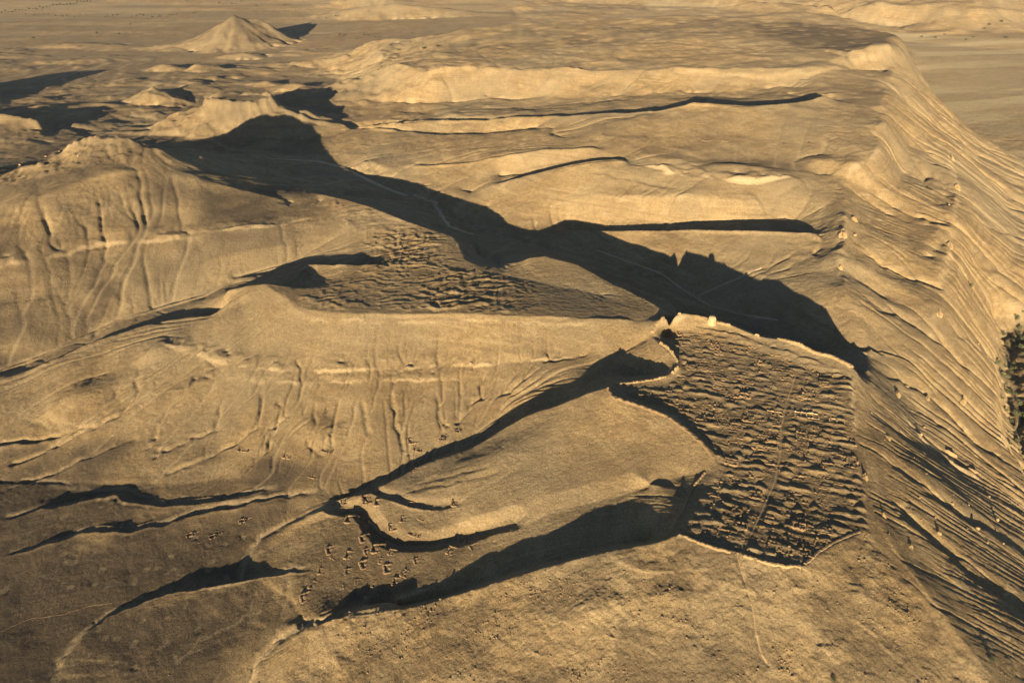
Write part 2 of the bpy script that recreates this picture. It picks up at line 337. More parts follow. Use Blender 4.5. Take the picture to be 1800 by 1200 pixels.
bump(140, 700, -52, 34, 24, 25, 5, 'dome', seed=21); bump(330, 690, -42, 22, 16, 60, 3, 'dome', seed=22); bump(270, 620, -38, 20, 14, 20, 3, 'dome', seed=23); bump(560, 760, -43, 18, 22, 60, 2.2, 'dome', seed=24); bump(880, 800, -26, 40, 18, 20, 2.5, 'dome', seed=25)
# wadis and gullies, each along its own course
terrace([(0,908),(60,900),(130,890),(180,876),(205,874),(230,886),(290,892),(350,888),(420,874),(500,852)], 2.0, 16, 2.5, 11)
terrace([(0,980),(60,968),(105,955),(150,938),(235,938),(290,922),(360,898),(450,884),(520,872),(580,862)], 1.7, 18, 2.5, 12)
terrace([(90,1200),(110,1160),(150,1115),(190,1085),(250,1062),(310,1045),(380,1034),(440,1022),(500,1008),(560,1000)], 2.5, 16, 2.5, 13)
carve([(425,1015),(430,985),(455,945),(520,912),(590,880),(660,850),(740,815),(800,785)], 3.2, .7, 'sand', wob=2, seed=14, taper=False)
carve([(440,1200),(452,1170),(490,1125),(540,1098),(580,1088)], 4, 1.3, 'sand', wob=2, seed=15, taper=False)
carve([(905,908),(835,930),(765,950),(705,950),(668,934),(650,905),(625,888),(590,886)], 7, 3.0, wob=2, seed=16, taper=False)
carve([(818,880),(770,884),(725,880),(690,866),(655,858)], 4, 1.5, wob=2, seed=17)
carve([(730,850),(790,835),(850,820)], 3, .5, seed=18, flat=0); carve([(700,860),(790,850),(870,830)], 3, .5, seed=19, flat=0)
GUL = (
    [(238,645),(242,690),(215,730),(150,752),(80,770),(0,778)], [(360,620),(375,640),(330,680),(290,735),(265,790)], [(495,690),(488,740),(470,790),(440,820)],
    [(553,705),(550,755),(538,785),(560,800)], [(600,700),(590,740),(560,790)], [(690,690),(697,740),(712,790)], [(760,690),(775,730),(788,752)], [(850,645),(848,690),(800,745)],
    [(460,690),(455,750),(380,800),(300,830)], [(640,700),(655,760)], [(400,690),(385,750),(270,800)], [(520,650),(505,720),(450,800)], [(140,365),(170,430),(215,495),(160,585)], [(150,390),(130,450)],
    [(75,455),(105,520),(130,560)], [(25,480),(40,560),(50,620)], [(345,418),(360,470),(368,505)], [(395,410),(390,450),(375,490)], [(60,300),(90,400),(70,450)], [(210,320),(208,380),(180,420)],
    [(930,640),(905,675)], [(0,830),(60,800),(140,765)], [(0,860),(70,840),(150,800),(240,770)])
for i, g_ in enumerate(GUL):
    carve(g_, 2.4 if i < 12 else 3.2, .42 if i < 12 else .35, wob=7, seed=30 + i, flat=0)
for i, g_ in enumerate(([(1335,382),(1370,345),(1400,318)], [(1180,350),(1230,320),(1255,308)], [(880,160),(905,140),(840,95)], [(800,168),(775,130),(770,115)], [(1230,182),(1290,150),(1420,135)],
    [(1440,400),(1455,360),(1500,320)], [(1100,340),(1120,300)], [(1010,300),(1090,310),(1180,330)])):
    carve(g_, 5, .9, wob=6, seed=70 + i, flat=0)
for i, g_ in enumerate(([(1515,440),(1580,480),(1640,500)], [(1510,520),(1600,560),(1640,590),(1720,660)], [(1545,640),(1640,690),(1700,760),(1760,800)], [(1530,330),(1600,380),(1660,400)], [(1600,270),(1650,330),(1740,400),(1800,425)], [(1690,450),(1740,475),(1800,490)], [(1660,570),(1720,610),(1765,640)], [(1560,860),(1640,940),(1720,1010),(1800,1060)], [(1550,800),(1640,870),(1740,930),(1800,960)])):
    carve(g_, 7, 1.8, wob=7, seed=90 + i, flat=0)

carve([(1830,545),(1790,575),(1772,610),(1776,660),(1784,700),(1780,750),(1800,800),(1840,850)], 16, 6.0, 'dark', wob=3, seed=66, taper=False, flat=.4)
# ledges of hard rock: low steps along the contour
def ledge(pts, hgt, wd, pale=1.0, seed=1, wob=3, side=0):
    P = densify(pts, wob, seed); L = hit(P[:, 0], P[:, 1]); bx = box_of(L[:, 0], L[:, 1], wd * 14)
    D, SD, T = dist_to(L, bx); up = H[bx]
    e = 6.0; gx = (height(L[:, 0], L[:, 1] + e) - height(L[:, 0], L[:, 1] - e)).mean(); tx = L[-1, 0] - L[0, 0]
    sg = np.sign(gx * tx) if abs(tx) > 1e-3 else 1.0
    if side: sg = side
    d = D * SD * sg + wd * 0.7 * fbm(X[bx] / (wd * 2.2), Y[bx] / (wd * 2.2), 3, seed)
    n = np.clip(0.55 + 1.5 * fbm(X[bx] / (wd * 6), Y[bx] / (wd * 6), 3, seed + 3), 0.0, 1.2) * np.clip(T * 8, 0, 1) * np.clip((1 - T) * 8, 0, 1)
    f = n * np.clip((d + 0.25 * wd) / (0.5 * wd), 0, 1) * np.exp(-np.clip(d, 0, None) / (5 * wd)) * np.clip(1.5 - D / (wd * 9), 0, 1)
    H[bx] += (hgt * f).astype(np.float32)
    LAY['pale'][bx] = np.maximum(LAY['pale'][bx], 0.6 * pale * np.clip(1.2 - np.abs(d) / (wd * .6), 0, 1) * np.clip(n * 2, 0, 1))
ledge([(240,640),(280,602),(360,627),(420,645),(500,650),(600,651),(750,644),(900,637),(1030,625)], 1.5, 2.0, .7, 21)
ledge([(330,655),(430,668),(560,672),(700,666),(850,662)], .8, 2.0, .4, 22)
ledge([(520,560),(700,562),(900,565),(1080,572)], .7, 2.5, .5, 23)
ledge([(-100,462),(0,466),(60,455),(130,440),(180,426),(240,424),(300,419),(350,414),(400,406),(450,402),(500,394),(560,380)], 2.6, 3.2, .45, 24)
ledge([(1130,292),(1200,308),(1250,316),(1300,320),(1350,318),(1400,314)], 5, 5, 1, 25); bump(1295, 296, 10, 42, 15, -5, 4, 'dome', seed=3); bump(1440, 292, 12, 30, 24, 10, 6, 'dome', seed=4)
ledge([(1480,312),(1520,285),(1545,255)], 2.5, 6, .7, 26); ledge([(1475,470),(1482,420),(1492,395)], 3.5, 5, .7, 27, side=1)
ledge([(745,132),(770,126),(800,122),(835,122)], 4, 8, .3, 28); ledge([(1050,126),(1200,126),(1350,135),(1430,128),(1480,118)], 4, 8, .25, 29)
ledge([(1490,105),(1530,100),(1580,98)], 5, 9, .3, 30)
ledge([(1490,640),(1500,700),(1502,760),(1508,830),(1525,880)], 1.3, 4, .6, 31, side=-1)
ledge([(1668,258),(1684,330),(1670,430),(1650,540),(1632,590)], 3.0, 6, .5, 32, side=-1); ledge([(1580,720),(1640,790),(1690,822),(1730,840)], 2.0, 4, .8, 33)

# ribbed scarp on the right: beds and runnels falling from the rim to the plain
rimw = line([(1850,1330,-25),(1750,1200,-18),(1680,1110,-12),(1620,1030,-7),(1575,970,-4),(1542,915,-2),(1512,800,-3),(1505,650,1),(1505,585,-16),(1490,530,-8),(1478,470,-4),(1490,400,2),(1485,308,12),(1548,250,29),(1558,190,34),(1578,113,30),(1580,57,48)])
bx = (slice(0, NR), slice(int((0.02 - TH0) / DU), NT)); D, SD, T = dist_to(rimw, bx)
east = np.zeros((NR, NT), np.float32); east[bx] = (SD < 0) * sstep(2, 16, D) * (H[bx] > -79) * (Y[bx] < 1350) * (T > 0) * (D < 320)
east = blur(east, 3)
al = (X * 0.43 + Y * 0.90); ac = (X * 0.90 - Y * 0.43)
wv = al + 0.22 * ac + 13 * fbm(ac / 70, al / 70, 3, 40)
rimd = np.zeros((NR, NT), np.float32); rimd[bx] = 1 - sstep(5, 22, D); rimd *= (Y > 375); Hb = blur(H, 60); H = (H + (Hb - H) * blur(rimd, 3) * .8).astype(np.float32)
rb = np.abs(vnoise(wv / 9.0, ac / 130, 41)); rb2 = np.abs(vnoise(wv / 4.0, ac / 70, 42)); rb3 = np.abs(vnoise(wv / 22.0, ac / 200, 43))
big = fbm(wv / 62, ac / 240, 2, 48); bigs = blur(np.maximum(east, .8 * blur(rimd, 6)), 6)
H += (bigs * (np.where(Y < 420, 3.2, 5.5) * big + 2.0 * fbm(al / 16, ac / 16, 3, 49) * blur(rimd, 3))).astype(np.float32)
H += (.75 * east * (1 - .45 * (Y < 420)) * (3.4 * (rb3 - .3) * np.clip(.6 + 1.6 * fbm(al / 45, ac / 45, 2, 47), 0, 1.4) + .9 * (rb - .3) + .35 * (rb2 - .3)) * (.4 + .9 * np.clip(fbm(X / 70, Y / 70, 3, 45) + .5, 0, 1))).astype(np.float32)

carve([(1296,976),(1302,1000),(1314,1035),(1325,1075),(1330,1115),(1338,1150),(1352,1168)], 1.5, .55, wob=1, seed=61, taper=False, flat=.1)
for i, g_ in enumerate(([(940,1075),(965,1110),(955,1150),(985,1185)], [(1005,1062),(1030,1085),(1060,1094)], [(965,1088),(1040,1108),(1110,1130),(1165,1160)], [(1080,980),(1120,1000),(1190,1008)], [(1240,1050),(1290,1035),(1340,1048)],
    [(1490,1085),(1540,1120),(1575,1165)], [(1360,1060),(1400,1040),(1450,1045)], [(1430,1130),(1480,1170)], [(1560,1010),(1600,1060),(1650,1120)])):
    ledge(g_, .7, 1.3, .12, 200 + i, 8)
# running water: every cell sends its rain downhill, and the runnels cut where it gathers
hp_ = poly_mask([(640,180),(640,100),(760,60),(1000,42),(1240,30),(1400,36),(1575,60),(1575,100),(1500,190),(1500,300),(1300,290),(1100,250),(900,240),(700,215)], 25)
rin = poly_mask([(1165,590),(1210,572),(1290,585),(1400,622),(1490,652),(1505,700),(1503,800),(1520,870),(1525,925),(1480,938),(1405,985),(1320,972),(1200,935),(1225,880),(1268,830),(1250,775),(1190,725),(1090,690),(1195,668),(1205,640)], 3)
gv, gu = np.gradient(blur(H, 6)); slope = np.hypot(gu, gv) / CELL
far = np.clip(GR / 420, 0.75, 2.2); scl = np.minimum(CELL, 5.0)
fgm = poly_mask([(300,1500),(430,1300),(560,1092),(850,1030),(1000,985),(1192,940),(1410,996),(1520,935),(1600,1030),(1850,1330),(1850,1600)], 12)
def runoff(h, steps, stride, seed):
    gv, gu = np.gradient(blur(h, 1)); gm = np.hypot(gu, gv) + 1e-5 * CELL
    gu, gv = (gu / gm).astype(np.float32).ravel(), (gv / gm).astype(np.float32).ravel()
    rng = np.random.RandomState(seed); n = NR * NT // stride
    x = (rng.rand(n) * (NT - 1)).astype(np.float32); y = (rng.rand(n) * (NR - 1)).astype(np.float32)
    A = np.zeros(NR * NT, np.float32); dx = dy = np.float32(0)
    for k in range(steps):
        p = y.round().astype(np.int32).clip(0, NR - 1) * NT + x.round().astype(np.int32).clip(0, NT - 1)
        A += np.bincount(p, minlength=NR * NT)
        dx = 0.35 * dx - 0.65 * gu[p]; dy = 0.35 * dy - 0.65 * gv[p]; x = x + dx; y = y + dy
    return (A * stride).reshape(NR, NT)
east0 = poly_mask([(1505,650),(1490,400),(1545,250),(1580,112),(1700,234),(1800,285),(2000,500),(1900,1100),(1700,1130),(1542,915)], 6)
terr = np.maximum(poly_mask([(380,1080),(420,980),(520,910),(600,880),(645,885),(690,945),(860,930),(1000,880),(1180,845),(860,985),(700,1060),(520,1125)], 10), poly_mask([(600,890),(880,752),(1066,680),(1180,730),(1262,800),(1240,828),(860,930),(690,945),(645,885)], 8))
lowhill = poly_mask([(-200,430),(180,415),(560,345),(620,400),(420,490),(150,600),(-200,700)], 14)
ero = sstep(0.06, 0.34, slope) * (1 - .5 * lowhill) * (1 - .93 * terr) * (1 - rin) * (1 - fgm) * (0.35 + 0.9 * np.clip(fbm(X / 55, Y / 55, 3, 44) + .35, 0, 1)) * (1 + .6 * east0)
und = np.maximum(sstep(0.05, 0.25, slope), .8 * hp_) * (1 - rin) * (1 - .5 * terr) * (1 - .5 * fgm)
ped = poly_mask([(-300,1500),(-300,840),(0,880),(330,885),(500,860),(620,870),(470,960),(430,1080),(560,1100),(440,1300)], 30)
H += ((np.clip(sstep(.08, .3, slope) + 0, 0, 1) * (1 - rin) * (1 - .7 * fgm) * (GR < 1500) * 2.6 * far + ped * 1.5) * fbm(X / 85, Y / 70, 3, 98) + ped * (.8 * fbm(X / 22, Y / 22, 3, 99) + .25 * fbm(X / 6, Y / 6, 3, 93))).astype(np.float32)
wx, wy = X + 9 * far * fbm(X / (30 * far), Y / (30 * far), 2, 95), Y + 9 * far * fbm(X / (30 * far), Y / (30 * far), 2, 96)
H += (und * (1 + .8 * hp_) * scl * (1.5 * fbm(wx / (34 * far), wy / (34 * far), 4, 97))).astype(np.float32)
for it, (nk, kk) in enumerate(((0.45, 0.050), (0.2, 0.046), (0.08, 0.042))):
    hn = H + nk * scl * fbm(X / (8 * far), Y / (8 * far), 3, 90 + it)
    A = blur(runoff(hn, 230, 6, it), 1)
    cut = np.minimum(np.sqrt(np.maximum(A - 45, 0)), 15) * kk * scl * ero
    H -= cut.astype(np.float32)
H = (0.6 * H + 0.4 * blur(H, 1)).astype(np.float32)
for i, g_ in enumerate(GUL):
    if i < 12 or i == 20: carve(g_, 1.6, .6, wob=7, seed=30 + i, flat=0)
def fall_noise(seed, steps, smooth, h):
    rng = np.random.RandomState(seed); n = blur(rng.randn(NR, NT).astype(np.float32), smooth); n /= n.std()
    gv, gu = np.gradient(blur(h, 5)); gm = np.hypot(gu, gv) + 1e-6; gu, gv = (gu / gm).astype(np.float32).ravel(), (gv / gm).astype(np.float32).ravel(); n_ = n.ravel()
    jj, ii = np.meshgrid(np.arange(NT, dtype=np.float32), np.arange(NR, dtype=np.float32)); acc = n.copy()
    for sg in (1, -1):
        a, b_ = jj.copy(), ii.copy()
        for k in range(steps):
            p = b_.astype(np.int32).clip(0, NR - 1) * NT + a.astype(np.int32).clip(0, NT - 1); a += sg * gu[p]; b_ += sg * gv[p]; acc += n_[p]
    return acc / acc.std()
hillm = poly_mask([(-200,300),(0,300),(160,240),(285,265),(480,345),(500,392),(180,425),(-200,460)], 14)
rill = np.abs(fall_noise(5, 22, 3, H)); rm = (1 + 1.0 * hillm - .35 * lowhill) * sstep(.15, .4, slope) * (1 - rin) * (1 - fgm) * (1 - .9 * terr) * np.clip(.45 + 1.3 * fbm(X / 60, Y / 60, 3, 46), 0, 1)
H -= (rm * .30 * scl * np.minimum(rill, 2)).astype(np.float32)
LAY['sand'] = np.maximum(LAY['sand'], 0.5 * sstep(160, 500, blur(A, 2)) * (slope > .03))
print('runoff', round(time.time() - T0, 1))
# spoil heaps on the dark flat top
mm = poly_mask([(560,345),(640,362),(790,418),(812,462),(850,480),(905,492),(1000,508),(1150,545),(1080,556),(800,546),(560,542),(515,528),(560,510),(640,470),(640,430)], 34)
mm = np.maximum(mm, poly_mask([(905,475),(960,455),(1010,466),(1120,525),(1150,542),(1060,525)], 24))
mm = mm * (1 - .85 * sstep(-30, 60, X + .25 * (Y - 430)))
q1 = 1 - np.abs(vnoise(X / 9.0 + fbm(X / 20, Y / 20, 2, 51) * 1.5, Y / 6.5 + fbm(X / 20, Y / 20, 2, 52), 50)) * 1.6
q2 = 1 - np.abs(vnoise(X / 5.0, Y / 4.0, 53)) * 1.6
pt = 0.55 + 0.75 * fbm(X / 45, Y / 45, 2, 54)
H += (mm * np.clip(pt + .25, 0.5, 1.1) * (1.5 * np.clip(q1, 0, 1) ** 2 + 0.7 * np.clip(q2, 0, 1) ** 2)).astype(np.float32)
LAY['mound'] = mm
# rubble inside the ramparts
hp_ = poly_mask([(640,180),(640,100),(760,60),(1000,42),(1240,30),(1400,36),(1575,60),(1575,100),(1500,190),(1500,300),(1300,290),(1100,250),(900,240),(700,215)], 25)
rin = poly_mask([(1165,590),(1210,572),(1290,585),(1400,622),(1490,652),(1505,700),(1503,800),(1520,870),(1525,925),(1480,938),(1405,985),(1320,972),(1200,935),(1225,880),(1268,830),(1250,775),(1190,725),(1090,690),(1195,668),(1205,640)], 6)
LAY['ruin'] = rin
rr_ = fbm(X / 3.0, Y / 2.4, 3, 60); rr2 = 1 - np.abs(vnoise(X / 7.0, Y / 4.2, 63)) * 1.7
LQ = hit(*zip(*[(1300,975),(1316,945),(1335,905),(1352,868),(1366,830),(1372,790),(1373,750),(1384,700),(1398,660)])); lbx = box_of(LQ[:, 0], LQ[:, 1], 6); lnm = np.ones((NR, NT), np.float32); lnm[lbx] = sstep(1.0, 2.6, dist_to(LQ, lbx)[0])
tl_ = np.radians(-18.0); rx_, ry_ = X * np.cos(tl_) + Y * np.sin(tl_), -X * np.sin(tl_) + Y * np.cos(tl_)
wq = ry_ + 1.9 * fbm(X / 11, Y / 11, 3, 65); rowz = 1 - np.abs(((wq / 5.6) % 1.0) * 2 - 1) * 1.7; rowm = np.clip(.45 + 2.2 * vnoise(rx_ / 4.2, np.floor(wq / 5.6) * 7.3, 66), 0, 1.1)
lump = np.clip(1 - np.abs(vnoise(rx_ / 6.5 + .4 * fbm(X / 9, Y / 9, 2, 68), ry_ / 4.2, 67)) * 1.9, 0, 1); lump2 = np.clip(fbm(rx_ / 4.5, ry_ / 3.4, 3, 69) * 2 + .1, 0, 1)
H += (rin * (.35 + .65 * lnm) * (0.22 * rr_ + .55 * np.clip(rowz * 1.25, 0, 1) * (.25 + .75 * rowm) + .42 * lump * (.3 + .9 * rowm) + .26 * lump2 + .28 * fbm(X / 13, Y / 10, 3, 64))).astype(np.float32)
# rough ground everywhere
grn = np.random.RandomState(31).randn(NR, NT).astype(np.float32); grn = blur(grn, 1) * 1.0 + blur(grn, 3) * 1.6
H += (grn * np.minimum(CELL, 3) * (.095 - .04 * fgm) * (.25 + 1.1 * np.clip(fbm(X / (26 * far), Y / (26 * far), 4, 87) + .3, 0, 1)) * (1 - .5 * rin) * np.where(GR > 1600, .5, 1)).astype(np.float32)
H += (0.10 * scl * fbm(X / 2.2, Y / 2.2, 3, 70) + 0.5 * scl * fbm(X / 22, Y / 22, 4, 71) * (1 - rin) * (1 - mm) * (GR < 3000) * np.where(GR > 1400, .15 + sstep(.06, .2, slope), 1)).astype(np.float32)
fgr = np.clip(fgm + .25 * terr, 0, 1) * (1 - rin)
H += (fgr * (1.7 * fbm(X / 14, Y / 14, 6, 72, .62) + .55 * np.abs(fbm(X / 3.2, Y / 3.2, 3, 73)) * np.clip(fbm(X / 20, Y / 20, 2, 74) * 3 + .4, 0, 1))).astype(np.float32)
LAY['dark'] = fgr * np.clip(fbm(X / 17, Y / 17, 4, 79) * 2.2, 0, .5)
rocky = np.maximum(poly_mask([(-150,310),(0,298),(60,285),(110,262),(150,238),(220,244),(285,263),(250,285),(160,290),(80,310),(-150,350)], 10), .5 * poly_mask([(-200,205),(0,205),(70,210),(80,250),(0,256),(-200,256)], 6))
H += (rocky * (4.2 * fbm(X / 16, Y / 16, 5, 75, .6) + 1.8 * np.abs(vnoise(X / 5, Y / 5, 76)))).astype(np.float32)
knob = ((X < -250) & (Y > 1050) & (Y < 2000)).astype(np.float32)
H += blur(knob, 10) * (11 * np.clip(fbm(X / 130, Y / 100, 4, 77, .6), -.05, 1) + 2.4 * fbm(X / 26, Y / 26, 4, 78, .6) * (GR < 1800) * np.clip(fbm(X / 120, Y / 120, 2, 84) * 3 + .6, .15, 1)).astype(np.float32)
rg = blur(((X < -150) & (Y > 850) & (Y < 2600)).astype(np.float32), 12) * sstep(.12, .35, slope)
H += (rg * (9 * (.2 - np.abs(fbm(X / 60, Y / 60, 5, 94, .55))) + 3.4 * fbm(X / 15, Y / 15, 4, 88, .6)) * (Y < 1750)).astype(np.float32)
mt = blur(((Y > 2150) & (X > 0) & (H > -80)).astype(np.float32), 12)
H += (mt * (26 * (1 - np.abs(fbm(X / 260, Y / 420, 4, 91)) * 3) * np.clip((H + 82) / 60, 0, 1) + 5 * fbm(X / 50, Y / 50, 4, 92))).astype(np.float32)
print('features', round(time.time() - T0, 1))


# ---------------------------------------------------------------- ground mesh
def ground():
    cols = int((TH1 - TH0) / 0.0019); rows = []
    v = 0.0
    while v < NR - 1:
        rows.append(v); r = math.exp(LR0 + v * DU); v += 0.75 if r < 420 else (0.9 if r < 900 else (1.1 if r < 2500 else 3))
    rows = np.array(rows); u = np.linspace(0, NT - 1.001, cols)
    U, V = np.meshgrid(u, rows)
    h = bil(H, U, V)
    r = np.exp(LR0 + V * DU); th = TH0 + U * DU
    co_ = np.stack([r * np.sin(th), r * np.cos(th), h], -1).reshape(-1, 3).astype(np.float32)
    nr_, nc = len(rows), cols
    idx = np.arange(nr_ * nc).reshape(nr_, nc)
    q = np.stack([idx[:-1, :-1], idx[:-1, 1:], idx[1:, 1:], idx[1:, :-1]], -1).reshape(-1, 4).astype(np.int32)
    me = bpy.data.meshes.new('terrain')
    me.vertices.add(len(co_)); me.vertices.foreach_set('co', co_.ravel())
    me.loops.add(q.size); me.loops.foreach_set('vertex_index', q.ravel())
    me.polygons.add(len(q)); me.polygons.foreach_set('loop_start', np.arange(0, q.size, 4, dtype=np.int32))
    me.polygons.foreach_set('use_smooth', np.ones(len(q), bool))
    me.update(calc_edges=True)
    print('ground verts', len(co_))
    return me, U, V
me, U, V = ground()
terrain = bpy.data.objects.new('terrain', me); C.objects.link(terrain); terrain['kind'] = 'structure'
# desert varnish, pale rock and gravel: what the ground is made of, plus painted sun contrast
gv, gu = np.gradient(blur(H, 8)); sl2 = np.hypot(gu, gv) / CELL
dark = np.zeros((NR, NT), np.float32)
for pts, k in (
    ([(-300,1500),(-300,880),(0,880),(200,850),(330,885),(450,868),(590,872),(440,980),(520,1105),(440,1250)], .97),
    ([(-300,1000),(-300,700),(0,780),(240,770),(420,800),(600,820),(660,850),(480,930),(330,900),(0,905)], .9),
    ([(440,980),(600,890),(640,895),(680,940),(840,935),(880,920),(790,1015),(560,1085)], .75),
    ([(560,340),(640,358),(800,415),(815,455),(905,488),(1000,505),(1150,543),(1080,558),(800,550),(520,543),(490,512),(640,468),(600,400)], .1),
    ([(560,335),(330,290),(420,330),(490,350),(560,380),(610,400)], .6), ([(0,300),(110,250),(282,265),(330,330),(480,345),(500,392),(180,425),(0,455),(-200,460),(-200,300)], .8), ([(415,30),(340,75),(420,84),(540,76),(470,50)], 1.0), ([(250,200),(330,150),(500,190),(560,250),(400,262)], .6), ([(-400,250),(-300,130),(0,100),(400,110),(640,150),(640,200),(560,270),(300,262),(100,250)], .38),
    ([(0,430),(180,425),(220,520),(150,590),(0,650),(-200,650),(-200,430)], .9), ([(180,425),(400,405),(520,390),(560,430),(400,490),(215,505)], .5),
    ([(1300,45),(1400,36),(1500,50),(1578,60),(1578,80),(1500,92),(1380,80)], .9), ([(1220,285),(1350,278),(1470,272),(1450,300),(1240,300)], .7),
    ([(640,80),(900,50),(1240,32),(1350,36),(1300,60),(1000,80),(700,105)], .45), ([(900,260),(1100,215),(1300,205),(1200,275),(1000,285)], .3),
    ([(-600,130),(-600,20),(300,25),(560,35),(900,30),(900,45),(640,70),(600,140),(400,100)], .22),
    ([(1165,590),(1210,572),(1290,585),(1400,622),(1490,652),(1505,700),(1503,800),(1520,870),(1525,925),(1480,938),(1405,985),(1320,972),(1200,935),(1225,880),(1268,830),(1250,775),(1190,725),(1090,690),(1195,668)], .15)):
    dark = np.maximum(dark, k * blur(poly_mask(pts, 22), 40))
nz = fbm(X / 30, Y / 30, 4, 80)
dark = np.clip(dark * (0.75 + 0.9 * nz) + 0.25 * (1 - sstep(0.05, 0.2, sl2)) * (GR < 2500), 0, 1) * (1 - .3 * sstep(0.3, 0.6, sl2))  # varnish patches; level ground also darkened to deepen contrast with sunlit slopes
st = fbm(X / 500 + Y / 900, Y / 60, 4, 81); plain = sstep(1300, 1700, GR)
dark = np.maximum(dark, plain * 0.5 * sstep(0, .3, st) * (1 - sstep(0.10, 0.25, sl2)))
stre = fbm((X + .3 * Y) / 420, (Y - .25 * X) / 55, 4, 82); eastplain = ((X > 500) & (H < -74)).astype(np.float32)
LAY['dark'] = np.maximum(dark, LAY['dark'])
LAY['green'] = blur(eastplain, 10) * (.25 + .45 * sstep(-.1, .3, stre)) * (Y > 900); LAY['dark'] = np.maximum(LAY['dark'], blur(eastplain, 10) * .32 * sstep(.12, .4, fbm((X + .3 * Y) / 330, (Y - .25 * X) / 42, 4, 83)) * (Y > 900))
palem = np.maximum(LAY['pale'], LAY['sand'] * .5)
rid = blur(H, 4) - blur(H, 40); palem = np.clip(palem + 0.5 * sstep(0.4, 1.6, rid / np.maximum(scl, .4)) * (GR < 900) * sstep(.25, .5, sl2), 0, 1)  # steep crests nearby painted paler, as if catching the sun

nv = len(me.vertices)
col = np.ones((nv, 4), np.float32)
for k, lay in enumerate((LAY['dark'], palem, LAY['green'])): col[:, k] = bil(lay, U, V).ravel()
ca = me.attributes.new('geology', 'FLOAT_COLOR', 'POINT'); ca.data.foreach_set('color', col.ravel())

class NT_:
    """small helper to write node materials"""
    def __init__(s, name):
        s.m = bpy.data.materials.new(name); s.m.use_nodes = True; s.t = s.m.node_tree; s.b = s.t.nodes['Principled BSDF']
        s.b.inputs['Roughness'].default_value = 0.95; s.b.inputs['Diffuse Roughness'].default_value = 0.3; s.b.inputs['Specular IOR Level'].default_value = 0.08
        s.co = s.t.nodes.new('ShaderNodeTexCoord').outputs['Object']
    def n(s, ty, **k):
        x = s.t.nodes.new(ty)
        for a, b in k.items(): setattr(x, a, b)
        return x
    def ln(s, a, b): s.t.links.new(a, b)
    def noise(s, sc, det=5, rough=.6, vec=None):
        x = s.n('ShaderNodeTexNoise'); x.inputs['Scale'].default_value = sc; x.inputs['Detail'].default_value = det; x.inputs['Roughness'].default_value = rough
        s.ln(vec or s.co, x.inputs['Vector']); return x.outputs['Fac']
    def ramp(s, f, a, b, ca=(0, 0, 0, 1), cb=(1, 1, 1, 1)):
        x = s.n('ShaderNodeValToRGB'); x.color_ramp.elements[0].position = a; x.color_ramp.elements[1].position = b
        x.color_ramp.elements[0].color = ca; x.color_ramp.elements[1].color = cb; s.ln(f, x.inputs[0]); return x.outputs[0]
    def mix(s, f, a, b, mode='MIX'):
        x = s.n('ShaderNodeMix', data_type='RGBA', blend_type=mode)
        for v, i in ((f, 0), (a, 6), (b, 7)):
            if hasattr(v, 'links') or hasattr(v, 'is_output'): s.ln(v, x.inputs[i])
            else: x.inputs[i].default_value = v
        return x.outputs[2]
    def bump(s, h, st, d, prev=None):
        x = s.n('ShaderNodeBump'); x.inputs['Strength'].default_value = st; x.inputs['Distance'].default_value = d; s.ln(h, x.inputs['Height'])
        if prev: s.ln(prev, x.inputs['Normal'])
        return x.outputs[0]
TAN, TAN2, VARN, PALE, GREEN = (.32, .226, .115, 1), (.215, .152, .08, 1), (.094, .07, .046, 1), (.43, .33, .2, 1), (.37, .30, .18, 1)
def ground_mat():
    M = NT_('desert_ground'); a = M.n('ShaderNodeAttribute', attribute_name='geology'); sp = M.n('ShaderNodeSeparateColor'); M.ln(a.outputs['Color'], sp.inputs[0])
    c = M.mix(M.ramp(M.noise(.02, 6), .35, .65), TAN, TAN2)
    c = M.mix(M.ramp(M.noise(.25, 6, .7), .42, .75), c, (.185, .122, .064, 1)); c = M.mix(M.ramp(M.noise(.06, 5, .65), .5, .72), c, (.34, .25, .14, 1))
    mp = M.n('ShaderNodeMapping'); mp.inputs['Scale'].default_value = (.012, .012, .42); M.ln(M.co, mp.inputs[0])
    sn = M.noise(1.0, 5, .6, mp.outputs[0]); c = M.mix(M.ramp(sn, .56, .66, (0, 0, 0, 1), (.5, .5, .5, 1)), c, (.37, .275, .155, 1)); c = M.mix(M.ramp(sn, .36, .45, (.55, .55, .55, 1), (0, 0, 0, 1)), c, (.17, .115, .068, 1))
    c = M.mix(M.ramp(M.noise(.006, 4), .42, .62, (0, 0, 0, 1), (.75, .75, .75, 1)), c, (.225, .175, .108, 1))
    c = M.mix(sp.outputs[0], c, VARN)
    c = M.mix(sp.outputs[2], c, GREEN)
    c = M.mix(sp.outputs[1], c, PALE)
    sk = M.ramp(M.noise(1.1, 4, .8), .3, .72, (.52, .50, .48, 1), (1.22, 1.22, 1.22, 1))
    c = M.mix(1.0, c, sk, 'MULTIPLY')
    M.ln(c, M.b.inputs['Base Color'])
    nb = M.bump(M.noise(.35, 6, .65), .6, 1.3); nb = M.bump(M.noise(1.1, 6, .85), .9, .75, nb)
    M.ln(nb, M.b.inputs['Normal'])
    return M.m
me.materials.append(ground_mat())
